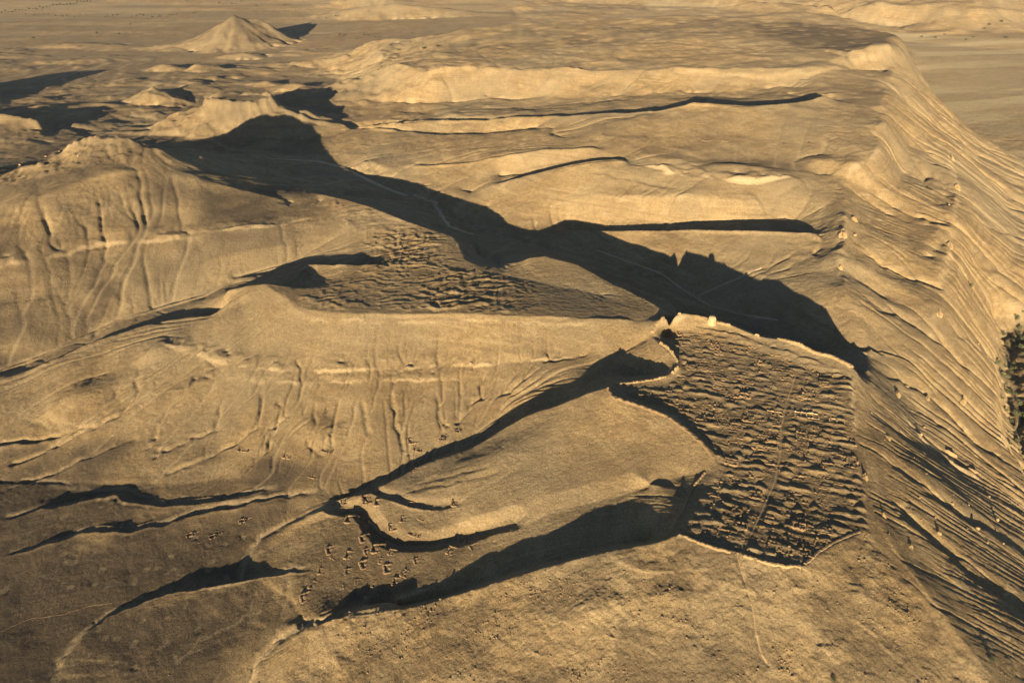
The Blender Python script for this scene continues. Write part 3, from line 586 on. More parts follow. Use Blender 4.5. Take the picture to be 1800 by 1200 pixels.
# ---------------------------------------------------------------- things that stand on the ground
def hz(x, y): return float(height(x, y))
def stone_mat(name, a, b_, sc=.6):
    M = NT_(name); c = M.mix(M.ramp(M.noise(sc, 6, .7), .35, .68), a, b_)
    oi = M.n('ShaderNodeObjectInfo'); v = M.ramp(oi.outputs['Random'], 0, 1, (.82, .82, .82, 1), (1.15, 1.12, 1.08, 1)); c = M.mix(1.0, c, v, 'MULTIPLY')
    M.ln(c, M.b.inputs['Base Color']); M.ln(M.bump(M.noise(sc * 4, 5, .75), .7, .25), M.b.inputs['Normal']); return M.m
M_STONE = stone_mat('weathered_stone', (.30, .208, .115, 1), (.21, .142, .08, 1)); M_PALE = stone_mat('pale_limestone', (.36, .265, .15, 1), (.26, .18, .1, 1), .4)
M_HUT = stone_mat('hut_stone', (.205, .14, .08, 1), (.14, .095, .056, 1)); M_RUIN = stone_mat('ruin_stone', (.21, .142, .078, 1), (.15, .10, .057, 1)); M_DARK = stone_mat('varnished_stone', (.17, .115, .072, 1), (.10, .07, .048, 1)); M_RUB = stone_mat('fallen_rubble', (.24, .165, .095, 1), (.15, .10, .06, 1), 1.2)
M_CRAG = stone_mat('bedded_rock', (.31, .22, .118, 1), (.22, .15, .078, 1), .35)
def mesh(name, v, f, mat, smooth=False):
    me_ = bpy.data.meshes.new(name); me_.from_pydata([tuple(map(float, p)) for p in v], [], f); me_.materials.append(mat)
    if smooth: me_.polygons.foreach_set('use_smooth', [True] * len(me_.polygons))
    me_.update(); return me_
def obj(name, me_, parent=None, loc=(0, 0, 0), rz=0.0):
    o = bpy.data.objects.new(name, me_); C.objects.link(o); o.location = loc; o.rotation_euler = (0, 0, rz)
    if parent: o.parent = parent
    return o
def tag(o, label, cat, group=None, kind=None):
    if label: o['label'] = label
    if cat: o['category'] = cat
    if group: o['group'] = group
    if kind: o['kind'] = kind
    return o
ORD = ['first', 'second', 'third', 'fourth', 'fifth', 'sixth', 'seventh', 'eighth', 'ninth', 'tenth', 'eleventh', 'twelfth', 'thirteenth', 'fourteenth', 'fifteenth', 'sixteenth', 'seventeenth', 'eighteenth', 'nineteenth', 'twentieth',
       'twenty-first', 'twenty-second', 'twenty-third', 'twenty-fourth', 'twenty-fifth', 'twenty-sixth', 'twenty-seventh', 'twenty-eighth']

# low drystone walls: a ragged bank of stone swept along a line
def wall_geo(P, thick, hf, rng, base=None, step=0.55):
    """P (N,2) local points; hf(t) height; returns verts, faces of one closed ragged wall"""
    P = np.asarray(P, float); seg = np.hypot(*np.diff(P, axis=0).T); cum = np.r_[0, np.cumsum(seg)]
    n = max(3, int(cum[-1] / step)); s_ = np.linspace(0, cum[-1], n + 1)
    cx, cy = np.interp(s_, cum, P[:, 0]), np.interp(s_, cum, P[:, 1]); tx, ty = np.gradient(cx), np.gradient(cy); l = np.hypot(tx, ty) + 1e-9; nx, ny = -ty / l, tx / l
    v, f = [], []
    for i in range(n + 1):
        h = max(.06, hf(s_[i] / cum[-1])) * rng.uniform(.8, 1.15); w_ = thick * rng.uniform(.85, 1.2); b0 = base(cx[i], cy[i]) if base else 0.0
        for k, (o_, q) in enumerate(((-1.0, -.5), (-.62, .45), (-.42, 1.0), (.42, rng.uniform(.85, 1.05)), (.62, .5), (1.0, -.5))):
            z = b0 - .45 if q < 0 else b0 + h * q
            oo = o_ * w_ * (1 if q < 0 or abs(o_) > .5 else .85) + rng.uniform(-.06, .06)
            v.append((cx[i] + nx[i] * oo + rng.uniform(-.12, .12), cy[i] + ny[i] * oo + rng.uniform(-.12, .12), z))
    for i in range(n):
        for k in range(5): f.append((i * 6 + k, i * 6 + k + 1, i * 6 + 7 + k, i * 6 + 6 + k))
    f.append(tuple(range(5, -1, -1))); f.append(tuple(n * 6 + k for k in range(6)))
    return v, f
def join(parts):
    V_, F_ = [], []
    for v, f in parts:
        o = len(V_); V_ += v; F_ += [tuple(i + o for i in q) for q in f]
    return V_, F_
def ruin_walls(seed, w_, d_, hm, thick=.5, rooms=1, gap=True):
    rng = np.random.RandomState(seed); parts = []; ph = rng.uniform(0, 9, 8)
    def hf_(k, lo=1.0): return lambda t: hm * lo * (.62 + .38 * math.sin(t * 5 + ph[k]) * math.sin(t * 11 + ph[k + 1])) * (1 if rng.rand() > .07 else .35)
    a, b_ = w_ / 2, d_ / 2
    parts.append(wall_geo([(-a, b_), (a, b_)], thick, hf_(0, 1.05), rng)); parts.append(wall_geo([(-a, -b_), (-a, b_)], thick, hf_(1, .85), rng)); parts.append(wall_geo([(a, b_), (a, -b_)], thick, hf_(2, .85), rng))
    g = rng.uniform(-.3, .3) * w_
    parts.append(wall_geo([(-a, -b_), (g - .5, -b_)], thick, hf_(3, .7), rng)); parts.append(wall_geo([(g + .5, -b_), (a, -b_)], thick, hf_(4, .7), rng))
    for r_ in range(1, rooms):
        x = -a + w_ * r_ / rooms; parts.append(wall_geo([(x, -b_ + .8), (x, b_)], thick, hf_(5, .8), rng))
    return join(parts)
def heap(seed, r, h, n=9):
    """a low spread of fallen stone"""
    rng = np.random.RandomState(seed); v, f = [], []; K = 12
    v.append((0, 0, h))
    for i in range(1, 5):
        for k in range(K):
            rr_ = r * i / 4 * rng.uniform(.75, 1.2); a = 2 * math.pi * k / K; v.append((rr_ * math.cos(a), rr_ * math.sin(a), h * (1 - i / 4) * rng.uniform(.5, 1.3) - (.25 if i == 4 else 0)))
    for k in range(K): f.append((0, 1 + k, 1 + (k + 1) % K))
    for i in range(3):
        for k in range(K): f.append((1 + i * K + k, 1 + (i + 1) * K + k, 1 + (i + 1) * K + (k + 1) % K, 1 + i * K + (k + 1) % K))
    return v, f
rs = random.Random(7)
PROTO = [(mesh('wall', *ruin_walls(100 + i, w_, d_, hm * .85, .72), M_RUIN), mesh('rubble_heap', *heap(200 + i, min(w_, d_) * .42, .32), M_RUB)) for i, (w_, d_, hm) in enumerate(((5.4, 4.2, .75), (4.6, 4.6, .9), (6.2, 4.0, .6), (5.0, 3.6, 1.05), (4.2, 4.0, .7), (5.8, 4.8, .85), (4.8, 3.8, .55), (5.2, 4.4, 1.2)))]
def ruin(name, loc, rz, label, cat, group, pr, sx=1.0):
    r_ = bpy.data.objects.new(name, None); C.objects.link(r_); r_.location = loc; r_.rotation_euler = (0, 0, rz); r_.scale = (sx, sx, sx); r_.empty_display_size = .5
    tag(r_, label, cat, group); a = obj('wall', pr[0], r_); b_ = obj('rubble_heap', pr[1], r_, (rs.uniform(-.4, .4), rs.uniform(-.4, .4), 0)); return r_
lane_px = [(1300,975),(1316,945),(1335,905),(1352,868),(1366,830),(1372,790),(1373,750),(1384,700),(1398,660)]
lane = hit([p[0] for p in lane_px], [p[1] for p in lane_px])
fort = hit(*zip(*[(1175,590),(1215,580),(1290,592),(1400,632),(1482,660),(1497,700),(1496,800),(1510,870),(1512,920),(1470,938),(1404,980),(1325,962),(1210,928),(1235,880),(1276,830),(1262,775),(1205,725),(1110,692),(1198,668),(1208,640)]))[:, :2]
def inside(P, x, y):
    r_ = False
    for (x0, y0), (x1, y1) in zip(P, np.roll(P, -1, 0)):
        if (y0 > y) != (y1 > y) and x < (x1 - x0) * (y - y0) / (y1 - y0) + x0: r_ = not r_
    return r_
blocks_px = [(1418,730,13.0,4.6,4,-12), (1471,741,8.0,4.4,2,-12), (1362,727,8.5,3.6,4,-12)]
blocks = [(hit(b_[0], b_[1])[0],) + b_[2:] for b_ in blocks_px]
cand = []
c0 = hit(1340, 968)[0]
for row in range(30):
    yy = row * 7.2; tilt = R(-22 + 9 * min(1, row / 7.0)); ux, uy = math.cos(tilt), math.sin(tilt)
    lx = np.interp(c0[1] + yy, lane[:, 1], lane[:, 0])
    for side in (-1, 1):
        for k in range(18):
            off_ = side * (4.6 + k * 6.4) + rs.uniform(-1.2, 1.2); x = lx + off_ * ux; y = c0[1] + yy + off_ * uy + rs.uniform(-1.1, 1.1)
            if rs.random() < .16 or not inside(fort, x, y): continue
            if any(math.hypot(x - q[0][0], y - q[0][1]) < q[1] * .5 + 3 for q in blocks): continue
            cand.append((row, side, k, x, y, tilt))
print('houses', len(cand))
cnt = {}
for row, side, k, x, y, tilt in cand[:296]:
    cnt[(row, side)] = cnt.get((row, side), 0) + 1; j = cnt[(row, side)]
    lab = 'roofless house ruin, %s row from the gate wall, %s house %s of the lane' % (ORD[row], ORD[j - 1], 'west' if side < 0 else 'east')
    ruin('ruined_house', (x, y, hz(x, y) - .3), tilt + rs.uniform(-.16, .16) + (math.pi if rs.random() < .25 else 0), lab, 'house ruin', 'roofless house ruins inside the rampart', rs.choice(PROTO), rs.uniform(.85, 1.12))
for (p, w_, d_, n, az), lab in zip(blocks, ('long cleared block of four rooms with crisp pale walls east of the lane', 'small cleared block of two rooms beside the eastern rim', 'cleared row of four narrow rooms just west of the lane')):
    r_ = bpy.data.objects.new('room_block', None); C.objects.link(r_); r_.location = (p[0], p[1], hz(p[0], p[1]) - .05); r_.rotation_euler = (0, 0, R(az)); tag(r_, lab, 'house ruin', 'cleared room blocks in the ruin')
    obj('wall', mesh('wall', *ruin_walls(int(w_ * 10), w_, d_, 1.0, .3, n), M_PALE), r_)

# the ramparts
def rampart(pts, thick, h0, h1, label, seed, mat=M_PALE, jag=.3, name='rampart_wall'):
    P = densify(pts, 1.2, seed); L = hit(P[:, 0], P[:, 1]); rng = np.random.RandomState(seed); ph = rng.uniform(0, 9, 3)
    o0 = L[0]; v, f = wall_geo(L[:, :2] - o0[:2], thick, lambda t: (h0 + (h1 - h0) * t) * (1 + jag * math.sin(t * 23 + ph[0]) * math.sin(t * 51 + ph[1]) + jag * .6 * math.sin(t * 111 + ph[2])), rng, lambda x, y: hz(x + o0[0], y + o0[1]) - o0[2], .8)
    o = obj(name, mesh(name, v, f, mat), None, o0); tag(o, label, 'rampart', 'rampart walls round the ruin'); return o
rampart([(1146,585),(1152,571),(1166,560),(1185,555),(1204,550),(1222,550),(1240,556)], 1.5, 1.3, 1.8, 'ragged wall curving round the far left horn of the ruin', 1, M_CRAG, .35)
rampart([(1262,566),(1290,573),(1330,590),(1352,593),(1380,597),(1405,605),(1432,619),(1460,625),(1488,637),(1504,650)], 1.8, 1.0, .8, 'long low rampart on the far rim above the shadowed valley', 2, M_CRAG, .4)
rampart([(1160,604),(1176,616),(1188,630),(1191,645),(1182,656)], 1.1, 1.5, 1.2, 'curved pale wall round the head of the western gully', 3, M_CRAG, .5)
rampart([(1170,662),(1140,669),(1100,674),(1078,677)], .9, .7, .5, 'straight low wall along the shaded side of the western gully', 4, M_CRAG, .6)
rampart([(1068,683),(1076,696),(1102,706),(1140,718),(1180,735),(1213,760),(1238,782),(1255,803)], 1.2, .55, .4, 'long curving wall along the top of the bright western slope', 5, M_RUIN, .7)
rampart([(1194,937),(1215,947),(1240,957),(1262,964),(1284,969)], 1.0, .35, .45, 'near rampart left of the gate with a dark ditch behind', 6, M_CRAG, .3)
rampart([(1307,976),(1325,981),(1360,991),(1385,995),(1408,995)], 1.0, .4, .5, 'near rampart right of the gate ending at the sharp corner', 7, M_CRAG, .3)
rampart([(1414,991),(1440,969),(1480,946),(1512,934)], 1.0, .5, .35, 'worn low bank from the near corner to the eastern rim', 8, M_STONE, .2)
rampart([(1240,829),(1222,852),(1208,880),(1198,905)], .9, .6, .6, 'broken wall above the head of the shaded ravine', 9, M_STONE)
def lathe(prof, seed, K=14, jit=.12):
    rng = np.random.RandomState(seed); v, f = [], []
    for i, (r_, z) in enumerate(prof):
        for k in range(K):
            a = 2 * math.pi * k / K; q = r_ * (1 + rng.uniform(-jit, jit)); v.append((q * math.cos(a), q * math.sin(a), z + rng.uniform(-jit, jit)))
    for i in range(len(prof) - 1):
        for k in range(K): f.append((i * K + k, i * K + (k + 1) % K, (i + 1) * K + (k + 1) % K, (i + 1) * K + k))
    f.append(tuple(range((len(prof) - 1) * K, len(prof) * K))); return v, f
p = hit(1251, 566)[0]; tag(obj('tower_stump', mesh('tower_stump', *lathe(((3.4,-1.5),(3.0,1),(2.6,2.6),(2.3,4.2),(1.5,4.8)), 5), M_PALE, True), None, p), 'round pale tower stump standing on the far rampart', 'tower')

# stone huts on the terrace below the ruin and lone huts on the slopes
hut = [(618,912,'by the bank of the dry channel'),(608,880,'above the bend of the dry channel'),(652,875,'large one of double outline beside the channel head'),(668,882,'attached behind the large double one'),(735,788,'beside the stream at the slope foot'),(733,826,'beside the straight stream line'),(553,835,'alone on the brown slope, crisp and small'),(727,774,'at the end of the slope gullies'),
 (576,790,'dark and low among the slope gullies'),(505,800,'low and faint on the lower slope'),(428,788,'low and faint far along the slope'),(805,883,'at the tip of the small channel'),(727,888,'on the bright tongue near the channel'),(712,912,'first of the faint pair on the bright tongue'),(742,910,'second of the faint pair on the bright tongue'),(694,925,'just above the channel bend on the bright tongue'),(730,936,'on the bank above the channel bend'),
 (642,945,'in the shade below the channel bend'),(660,952,'at the shadow edge of the channel'),(648,968,'with the deepest walls in the hut cluster'),(665,963,'beside the deep walled one in the cluster'),(617,975,'round and hollow at the cluster edge'),(585,965,'small square at the far left of the cluster'),(590,978,'broken square beneath the small square one'),(690,970,'square and pale in the cluster middle'),(686,998,'square with a standing inner wall'),(714,1008,'low at the near corner of the cluster'),(735,985,'alone and upright on the open terrace'),
 (796,968,'angular one nearest the shaded ravine'),(808,945,'half sunk in the channel shadow'),(828,948,'bent wall stub beyond the angular one'),(835,960,'short stub at the terrace lip'),(566,1003,'loose ring of stones at the left edge'),(614,1004,'pale rubble ring between two larger ones'),(630,1022,'low ring near the terrace middle'),(662,1028,'long low one at the terrace lip'),(700,1022,'end of the long low row at the lip'),(644,990,'small dark hollow in the cluster'),(553,1028,'rubble enclosure at the lower left'),(538,1048,'big rubble enclosure lowest on the terrace'),(672,985,'narrow one between two square ones')]
HP_ = [(mesh('wall', *ruin_walls(300 + i, w_, d_, hm, .6), M_HUT), mesh('rubble_heap', *heap(330 + i, 1.5, .25), M_RUB)) for i, (w_, d_, hm) in enumerate(((5.6,4.6,.42),(4.8,4.4,.5),(6.2,4.6,.38),(4.4,4.0,.36),(6.8,5.0,.45),(4.0,3.8,.4)))]
for i, (px, py, w_) in enumerate(hut):
    p = hit(px, py)[0]; lone = py < 850 and px < 760
    ruin('stone_hut', (p[0], p[1], hz(p[0], p[1]) - .08), rs.uniform(-.6, .5), 'roofless stone hut ' + w_, 'stone hut', 'roofless stone huts outside the rampart', HP_[rs.randrange(6)], rs.uniform(.8, 1.15) * (1.35 if i in (2, 38, 39) else 1))
# pen rows along the stream
for i, (px, py, lab) in enumerate(((812,752,'stone pen chain on the stream bank, upper part'),(785,766,'stone pen chain on the stream bank, lower part'),(436,908,'scattered stone ring on the brown flat beside the stream'),(385,935,'dark rubble ring on the brown flat left of the stream'),(345,932,'tiny rubble ring on the brown flat'))):
    p = hit(px, py)[0]; v, f = join([([(a + dx, b_ + dy, c_) for a, b_, c_ in q[0]], q[1]) for q, dx, dy in [(ruin_walls(400 + i * 5 + k, 3.2, 2.6, .6, .35), (k - 1) * 3.9, (k - 1) * 1.5) for k in range(3)]])
    tag(obj('stone_pen', mesh('stone_pen', v, f, M_DARK), None, (p[0], p[1], p[2] - .08), R(28)), lab, 'stone pen', 'stone pens near the stream')
# flat stone rings on the far spur
ringm = []
for i in range(2):
    rng = np.random.RandomState(500 + i); v, f = wall_geo([(6.5 * math.cos(a), 5.2 * math.sin(a)) for a in np.linspace(0, 2 * math.pi, 25)], 1.4, lambda t: .55, rng, None, 1.0); ringm.append(mesh('stone_ring', v, f, M_DARK))
for i, (px, py, sc, lab) in enumerate(((1242,245,1.0,'largest dark stone ring on the far spur'),(1274,246,.8,'oval stone ring right beside the largest ring'),(1220,231,.55,'small stone ring up left of the largest'),(1232,216,.7,'stone ring highest on the spur below the long shadow'),(1258,228,.5,'small faint stone ring above the oval one'),(1477,234,.7,'stone ring farthest right, near the rim'),(1430,251,.9,'faint round stone ring near the grey dome'),(1385,253,.7,'faint stone ring between two others above the grey dome'))):
    p = hit(px, py)[0]; o = obj('stone_ring', ringm[i % 2], None, (p[0], p[1], p[2] - .1), rs.uniform(0, 3)); o.scale = (sc, sc, 1); tag(o, lab, 'stone ring', 'flat stone rings on the far spur')

# bare rock: flatirons of the scarp, crags on the hills
def crag(seed, sx, sy, sz, tilt=0.0, K=5):
    bm = bmesh.new(); bmesh.ops.create_icosphere(bm, subdivisions=4, radius=1.0); rng = np.random.RandomState(seed); o_ = rng.uniform(0, 50, 3)
    co__ = np.array([v.co for v in bm.verts]); n_ = fbm(co__[:, 0] * 1.6 + o_[0] + co__[:, 2], co__[:, 1] * 1.6 + o_[1] - co__[:, 2], 4, seed); n2 = np.abs(vnoise(co__[:, 0] * 5 + o_[2] + 2 * co__[:, 1], co__[:, 2] * 1.2, seed + 3))
    for v, a, b_ in zip(bm.verts, n_, n2):
        q = v.co.copy(); k = 1 + .45 * float(a) - .22 * float(b_); zz = max(q.z, -.3); x, y = q.x * k * sx, q.y * k * sy; z = (zz * k) * sz
        v.co = (x * (1 - .35 * max(zz, 0)), y * (1 - .25 * max(zz, 0)) + z * tilt, z)
    me_ = bpy.data.meshes.new('crag'); bm.to_mesh(me_); bm.free(); return me_
for i, (px, py, sx, sy, sz, rz, lab) in enumerate(((1650,552,4.5,6,6.5,-.5,'bright blocky flatiron halfway down the scarp'),(1692,705,3.6,5,6,-.4,'bright pointed flatiron near the palm wadi'),(1577,693,3.6,6,5,-.5,'pale triangular flatiron below the ruin\'s far corner'),(1482,412,5,8,6,-.4,'pale crag at the end of the middle shadowed spur'),(1500,385,5,7,5,-.3,'pale crag on the rim above the middle spur'),(1478,470,3,5,5,-.4,'dark split crag on the rim above the valley head'),(1672,280,6,9,9,-.4,'tall pale crag high on the far scarp'),(1682,330,5,8,7,-.4,'pale crag below the tall one on the far scarp'),(1668,430,5,8,6,-.4,'rounded crag on the middle of the scarp'),
  (1665,795,7,1.4,3.0,-.55,'long thin pale rock fin on the scarp'),(1708,826,6,1.2,2.6,-.6,'lower end of the pale rock fin on the scarp'),(1560,770,3,4,3.4,-.4,'rounded outcrop just below the eastern rim'),(1520,838,2.6,4.0,3.6,-.3,'crag on the eastern rim casting a long dark shadow'),(1630,700,2.6,4,3,-.5,'small outcrop between two flatirons'),(1552,905,2.2,3,2.6,-.3,'outcrop at the near end of the eastern rim'),(1600,960,2,3,2.4,-.5,'low outcrop under the near end of the rim'))):
    p = hit(px, py)[0]; m_ = crag(600 + i, sx * .8, sy * .8, sz * .62, .25); m_.materials.append(M_CRAG); tag(obj('rock_outcrop', m_, None, (p[0], p[1], p[2] - sz * .2), rz), lab, 'rock', 'rock outcrops on the scarp')

# loose stone, far too much to count
def rocks(spots, rmin, rmax, seed, name, mat, label, power=3.0):
    rng = np.random.RandomState(seed); n = len(spots); ico = bmesh.new(); bmesh.ops.create_icosphere(ico, subdivisions=1, radius=1.0); bv = np.array([v.co for v in ico.verts]); bf = np.array([[v.index for v in f_.verts] for f_ in ico.faces]); ico.free()
    r_ = rmin + (rmax - rmin) * rng.rand(n) ** power; sc = rng.uniform(.6, 1.3, (n, 1, 3)) * r_[:, None, None]; sc[:, :, 2] *= .75
    a = rng.uniform(0, 6.28, n); v = bv[None] * (1 + rng.uniform(-.25, .25, (n, len(bv), 1))) * sc
    vx = v[:, :, 0] * np.cos(a)[:, None] - v[:, :, 1] * np.sin(a)[:, None]; vy = v[:, :, 0] * np.sin(a)[:, None] + v[:, :, 1] * np.cos(a)[:, None]
    z = height(spots[:, 0], spots[:, 1]); v = np.stack([vx + spots[:, 0:1], vy + spots[:, 1:2], v[:, :, 2] + z[:, None] + .25 * r_[:, None]], -1).reshape(-1, 3)
    F = (bf[None] + (np.arange(n) * len(bv))[:, None, None]).reshape(-1, 3).astype(np.int32)
    me_ = bpy.data.meshes.new(name); me_.vertices.add(len(v)); me_.vertices.foreach_set('co', v.astype(np.float32).ravel()); me_.loops.add(F.size); me_.loops.foreach_set('vertex_index', F.ravel())
    me_.polygons.add(len(F)); me_.polygons.foreach_set('loop_start', np.arange(0, F.size, 3, dtype=np.int32)); me_.update(calc_edges=True); me_.materials.append(mat)
    tag(obj(name, me_), label, 'stones', None, 'stuff')
rng = np.random.RandomState(9)
def scatter(n, keep):
    u = rng.uniform(0, NT - 2, n * 4); v = rng.uniform(0, NR - 2, n * 4)
    k = keep(u.astype(int), v.astype(int)); sel = rng.rand(len(u)) < k; u, v = u[sel][:n], v[sel][:n]
    r_ = np.exp(LR0 + v * DU); th = TH0 + u * DU; return np.stack([r_ * np.sin(th), r_ * np.cos(th)], -1)
def dens(u, v):
    x, y = X[v, u], Y[v, u]; r_ = GR[v, 0]
    pat = np.clip(fbm(x / 14, y / 14, 4, 85) * 3.0 + .12, 0.03, 1)
    return pat * (.03 + .85 * fgm[v, u] + .5 * rin[v, u] + .25 * LAY['pale'][v, u]) * (r_ < 480)
rocks(scatter(70000, dens), .13, .62, 1, 'loose_stones', M_RUB, 'loose stones strewn over the near slopes and the ruin', 3.5)
def dens2(u, v): return (rocky[v, u] * .9 + .35 * east[v, u] * (fbm(X[v, u] / 25, Y[v, u] / 25, 3, 86) > .12) + .5 * LAY['pale'][v, u] * (GR[v, 0] < 900)) * 1.0
rocks(scatter(9000, dens2), .3, 1.7, 2, 'fallen_blocks', M_STONE, 'fallen dark blocks on the rocky crest and the scarp', 4.0)

# tracks and the footpath: worn strips a little above the ground
def strip(name, pts, wd, mat, wob=1.5, lift=.10, seed=4):
    P = densify(pts, wob, seed); P = hit(P[:, 0], P[:, 1])[:, :2]; seg = np.hypot(*np.diff(P, axis=0).T); cum = np.r_[0, np.cumsum(seg)]; s_ = np.arange(0, cum[-1], 1.2)
    cx, cy = np.interp(s_, cum, P[:, 0]), np.interp(s_, cum, P[:, 1])
    for _ in range(3): cx[1:-1] = (cx[:-2] + 2 * cx[1:-1] + cx[2:]) / 4; cy[1:-1] = (cy[:-2] + 2 * cy[1:-1] + cy[2:]) / 4
    tx, ty = np.gradient(cx), np.gradient(cy); l = np.hypot(tx, ty) + 1e-9; ww = wd * (1 + .35 * vnoise(s_ / 6, s_ * 0 + seed, seed)); K = 5; v = []
    for k in range(K):
        o_ = (k / (K - 1) - .5) * ww; x = cx - ty / l * o_; y = cy + tx / l * o_; v.append(np.stack([x, y, height(x, y) + lift - (.14 if k in (0, K - 1) else 0)], -1))
    v = np.stack(v, 1).reshape(-1, 3); n = len(s_); f = [(i * K + k, i * K + K + k, i * K + K + k + 1, i * K + k + 1) for i in range(n - 1) for k in range(K - 1)]
    o = obj(name, mesh(name, v, f, mat, True)); o['kind'] = 'structure'; return o
M_TRK = stone_mat('worn_track', (.36, .28, .18, 1), (.28, .21, .13, 1), .3); M_LANE = stone_mat('worn_lane', (.27, .19, .11, 1), (.21, .145, .085, 1), .5)
strip('dirt_track', [(470,278),(560,284),(610,296),(650,318),(690,336),(735,347),(765,360),(778,380),(790,398),(830,412)], 5.5, M_TRK, .5)
strip('dirt_track', [(1050,440),(1120,465),(1165,482),(1205,512),(1250,538),(1300,552),(1370,563)], 2.0, M_TRK, .5, seed=6)
strip('dirt_track', [(1225,520),(1290,492),(1340,470)], 1.6, M_TRK, .5, seed=8)
strip('lane', lane_px[1:], 1.3, M_LANE, 1.2, .07)
strip('footpath', [(1296,976),(1302,1000),(1314,1035),(1325,1075),(1330,1115),(1338,1150),(1352,1168)], .7, M_LANE, 1.0, .05)
strip('footpath', [(-30,1122),(0,1110),(60,1085),(100,1082),(150,1068),(200,1058)], .7, M_HUT, 3.0, .05, 9)

# the few plants: shrubs, the reeds and bushes of the wadi, acacias out on the plain
def leaf_mat(name, a, b_):
    M = NT_(name); M.ln(M.mix(M.ramp(M.noise(2.0, 4), .35, .65), a, b_), M.b.inputs['Base Color']); return M.m
M_LEAF = [leaf_mat('grey_green_leaves', (.04, .045, .022, 1), (.065, .068, .035, 1)), leaf_mat('reed_green_leaves', (.075, .085, .04, 1), (.13, .12, .062, 1)), leaf_mat('dry_rust_leaves', (.12, .08, .048, 1), (.16, .11, .065, 1))]
M_BARK = leaf_mat('bark', (.09, .06, .04, 1), (.13, .09, .06, 1))
def foliage(seed, n, rx, rz_, z0, size):
    rng = np.random.RandomState(seed); v, f = [], []; cl = rng.normal(0, 1, (9, 3)) * (rx * .42, rx * .42, rz_ * .35) + (0, 0, z0)
    for i in range(n):
        p = cl[rng.randint(9)] + rng.normal(0, 1, 3) * (rx * .2, rx * .2, rz_ * .18); p[2] = max(p[2], .05); q = rng.normal(0, 1, (3, 3)) * size * .6; o_ = len(v)
        v += [p + q[0], p + q[1], p + q[2]]; f.append((o_, o_ + 1, o_ + 2))
    return v, f
def trunk(seed, h, r_):
    rng = np.random.RandomState(seed); parts = []
    for k in range(3):
        a = rng.uniform(0, 6.28); ex, ey = math.cos(a) * h * .4, math.sin(a) * h * .4; v, f = [], []
        for i in range(4):
            t = i / 3; rr_ = r_ * (1 - .7 * t); cx, cy, cz = ex * t * t, ey * t * t, h * t - .2
            v += [(cx + rr_ * math.cos(b_), cy + rr_ * math.sin(b_), cz) for b_ in (0, 1.57, 3.14, 4.71)]
        f = [(i * 4 + k_, i * 4 + (k_ + 1) % 4, i * 4 + 4 + (k_ + 1) % 4, i * 4 + 4 + k_) for i in range(3) for k_ in range(4)]; parts.append((v, f))
    return join(parts)
PLANT = {k: (mesh('crown', *foliage(700 + i, n, rx, rz_, z0, sz), M_LEAF[mt]), mesh('trunk', *trunk(710 + i, h, .16), M_BARK)) for i, (k, n, rx, rz_, z0, sz, h, mt) in enumerate((('acacia', 420, 3.4, 1.8, 3.2, .5, 3.0, 0), ('shrub', 300, 1.3, 1.1, .8, .28, .7, 0), ('reed', 420, 2.1, 1.5, .9, .3, .8, 1), ('rust', 320, 1.9, 1.2, .7, .3, .6, 2)))}
def plant(name, kind, p, sc, label, cat, group):
    r_ = bpy.data.objects.new(name, None); C.objects.link(r_); r_.location = p; r_.rotation_euler = (0, 0, rs.uniform(0, 6.28)); r_.scale = (sc, sc, sc * rs.uniform(.85, 1.2)); tag(r_, label, cat, group)
    obj('crown', PLANT[kind][0], r_); obj('trunk', PLANT[kind][1], r_)
for px, py, sc, lab in ((1705,503,1.6,'dark lone shrub on the middle of the scarp'),(1743,1160,1.1,'dark green shrub at the lower right, near the frame corner'),(1465,1195,.9,'dark shrub at the bottom edge below the footpath')):
    plant('desert_shrub', 'shrub', hit(px, py)[0], sc, lab, 'shrub', None)
w0 = [(1792,578),(1776,592),(1798,600),(1770,606),(1786,612),(1798,622),(1772,628),(1783,640),(1766,645),(1796,648),(1775,662),(1788,672),(1768,676),(1797,684),(1780,694),(1774,708),(1792,712),(1784,728),(1797,735),(1778,742),(1790,752),(1796,590),(1782,602),(1790,634),(1779,652),(1770,690),(1762,588),(1785,560),(1797,548),(1759,618),(1764,662),(1760,700),(1768,722),(1772,760),(1788,775),(1797,768),(1776,780),(1752,640),(1790,590),(1795,612),(1776,618),(1791,660),(1782,672)]
for i, (px, py) in enumerate(w0):
    p = hit(px, py)[0]; k = 'rust' if (px > 1786 and 630 < py < 700) else 'reed'
    plant('wadi_bush', k, p, rs.uniform(.5, 1.9), ('rust brown bush' if k == 'rust' else 'green reedy bush') + ' in the wadi thicket at the right edge', 'bush', 'rust brown bushes in the wadi thicket' if k == 'rust' else 'green bushes in the wadi thicket')
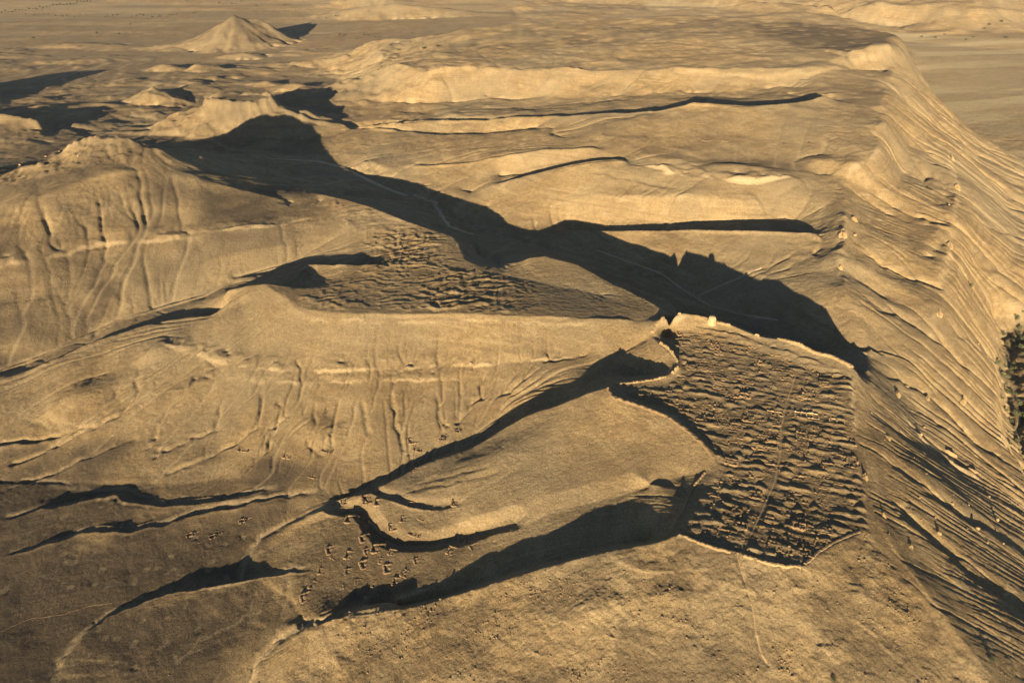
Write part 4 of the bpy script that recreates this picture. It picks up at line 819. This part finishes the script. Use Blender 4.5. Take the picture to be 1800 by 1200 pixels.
trees = [(x, 24 - x * .13 + rs.uniform(-2, 2)) for x in range(4, 170, 6)] + [(x, 29 + rs.uniform(-3, 3)) for x in (45,60,78,86,98,110,118,130,141,152,186,190,199,206,233,240,246,252,268,282,297,303,312)] + [(126,9),(144,50),(170,60),(210,62),(340,24),(386,8),(408,8),(425,4),(450,12),(500,10),(545,18),(572,34),(590,30),(640,64),(660,68),(725,60),(745,88),(770,84),(628,70),(598,64),(520,20),(330,4),(230,45),(60,70),(155,140),(168,146),(185,150),(140,132),(1587,52),(1620,66),(1644,68),(1698,71),(1712,66),(1770,68),(1740,45),(1760,40),(1730,52),(1660,62)]
for i, (px, py) in enumerate(trees):
    p = hit(px, py)[0]
    lab = 'dark acacia in the dense tree row at the far left' if i < 28 else ('dark acacia in the broken line across the far plain' if i < 51 else ('small acacia scattered on the far plain' if px < 1000 else 'small acacia on the pale plain beyond the scarp'))
    plant('acacia_tree', 'acacia', p, rs.uniform(.8, 1.5), lab, 'tree', 'acacias in the dense far row' if i < 28 else ('acacias in the broken line' if i < 51 else ('acacias scattered on the far plain' if px < 1000 else 'acacias beyond the scarp')))
print('objects', round(time.time() - T0, 1))

# the air: thin even haze round the whole place
def haze():
    bm = bmesh.new(); bmesh.ops.create_cube(bm, size=1.0); me_ = bpy.data.meshes.new('haze'); bm.to_mesh(me_); bm.free()
    o = bpy.data.objects.new('haze', me_); C.objects.link(o); z0, z1 = float(H.min()) - 1.0, max(HC, float(H.max())) + 8.0
    o.scale = (30000, 30000, z1 - z0); o.location = (0, 0, (z0 + z1) / 2); o['kind'] = 'stuff'; o.display_type = 'WIRE'
    mt_ = bpy.data.materials.new('haze'); mt_.use_nodes = True; t = mt_.node_tree; t.nodes.remove(t.nodes['Principled BSDF']); v = t.nodes.new('ShaderNodeVolumePrincipled')
    v.inputs['Density'].default_value = 0.000014; v.inputs['Color'].default_value = (.78, .85, .95, 1); v.inputs['Anisotropy'].default_value = .1
    t.links.new(v.outputs[0], t.nodes['Material Output'].inputs['Volume']); me_.materials.append(mt_)
haze()
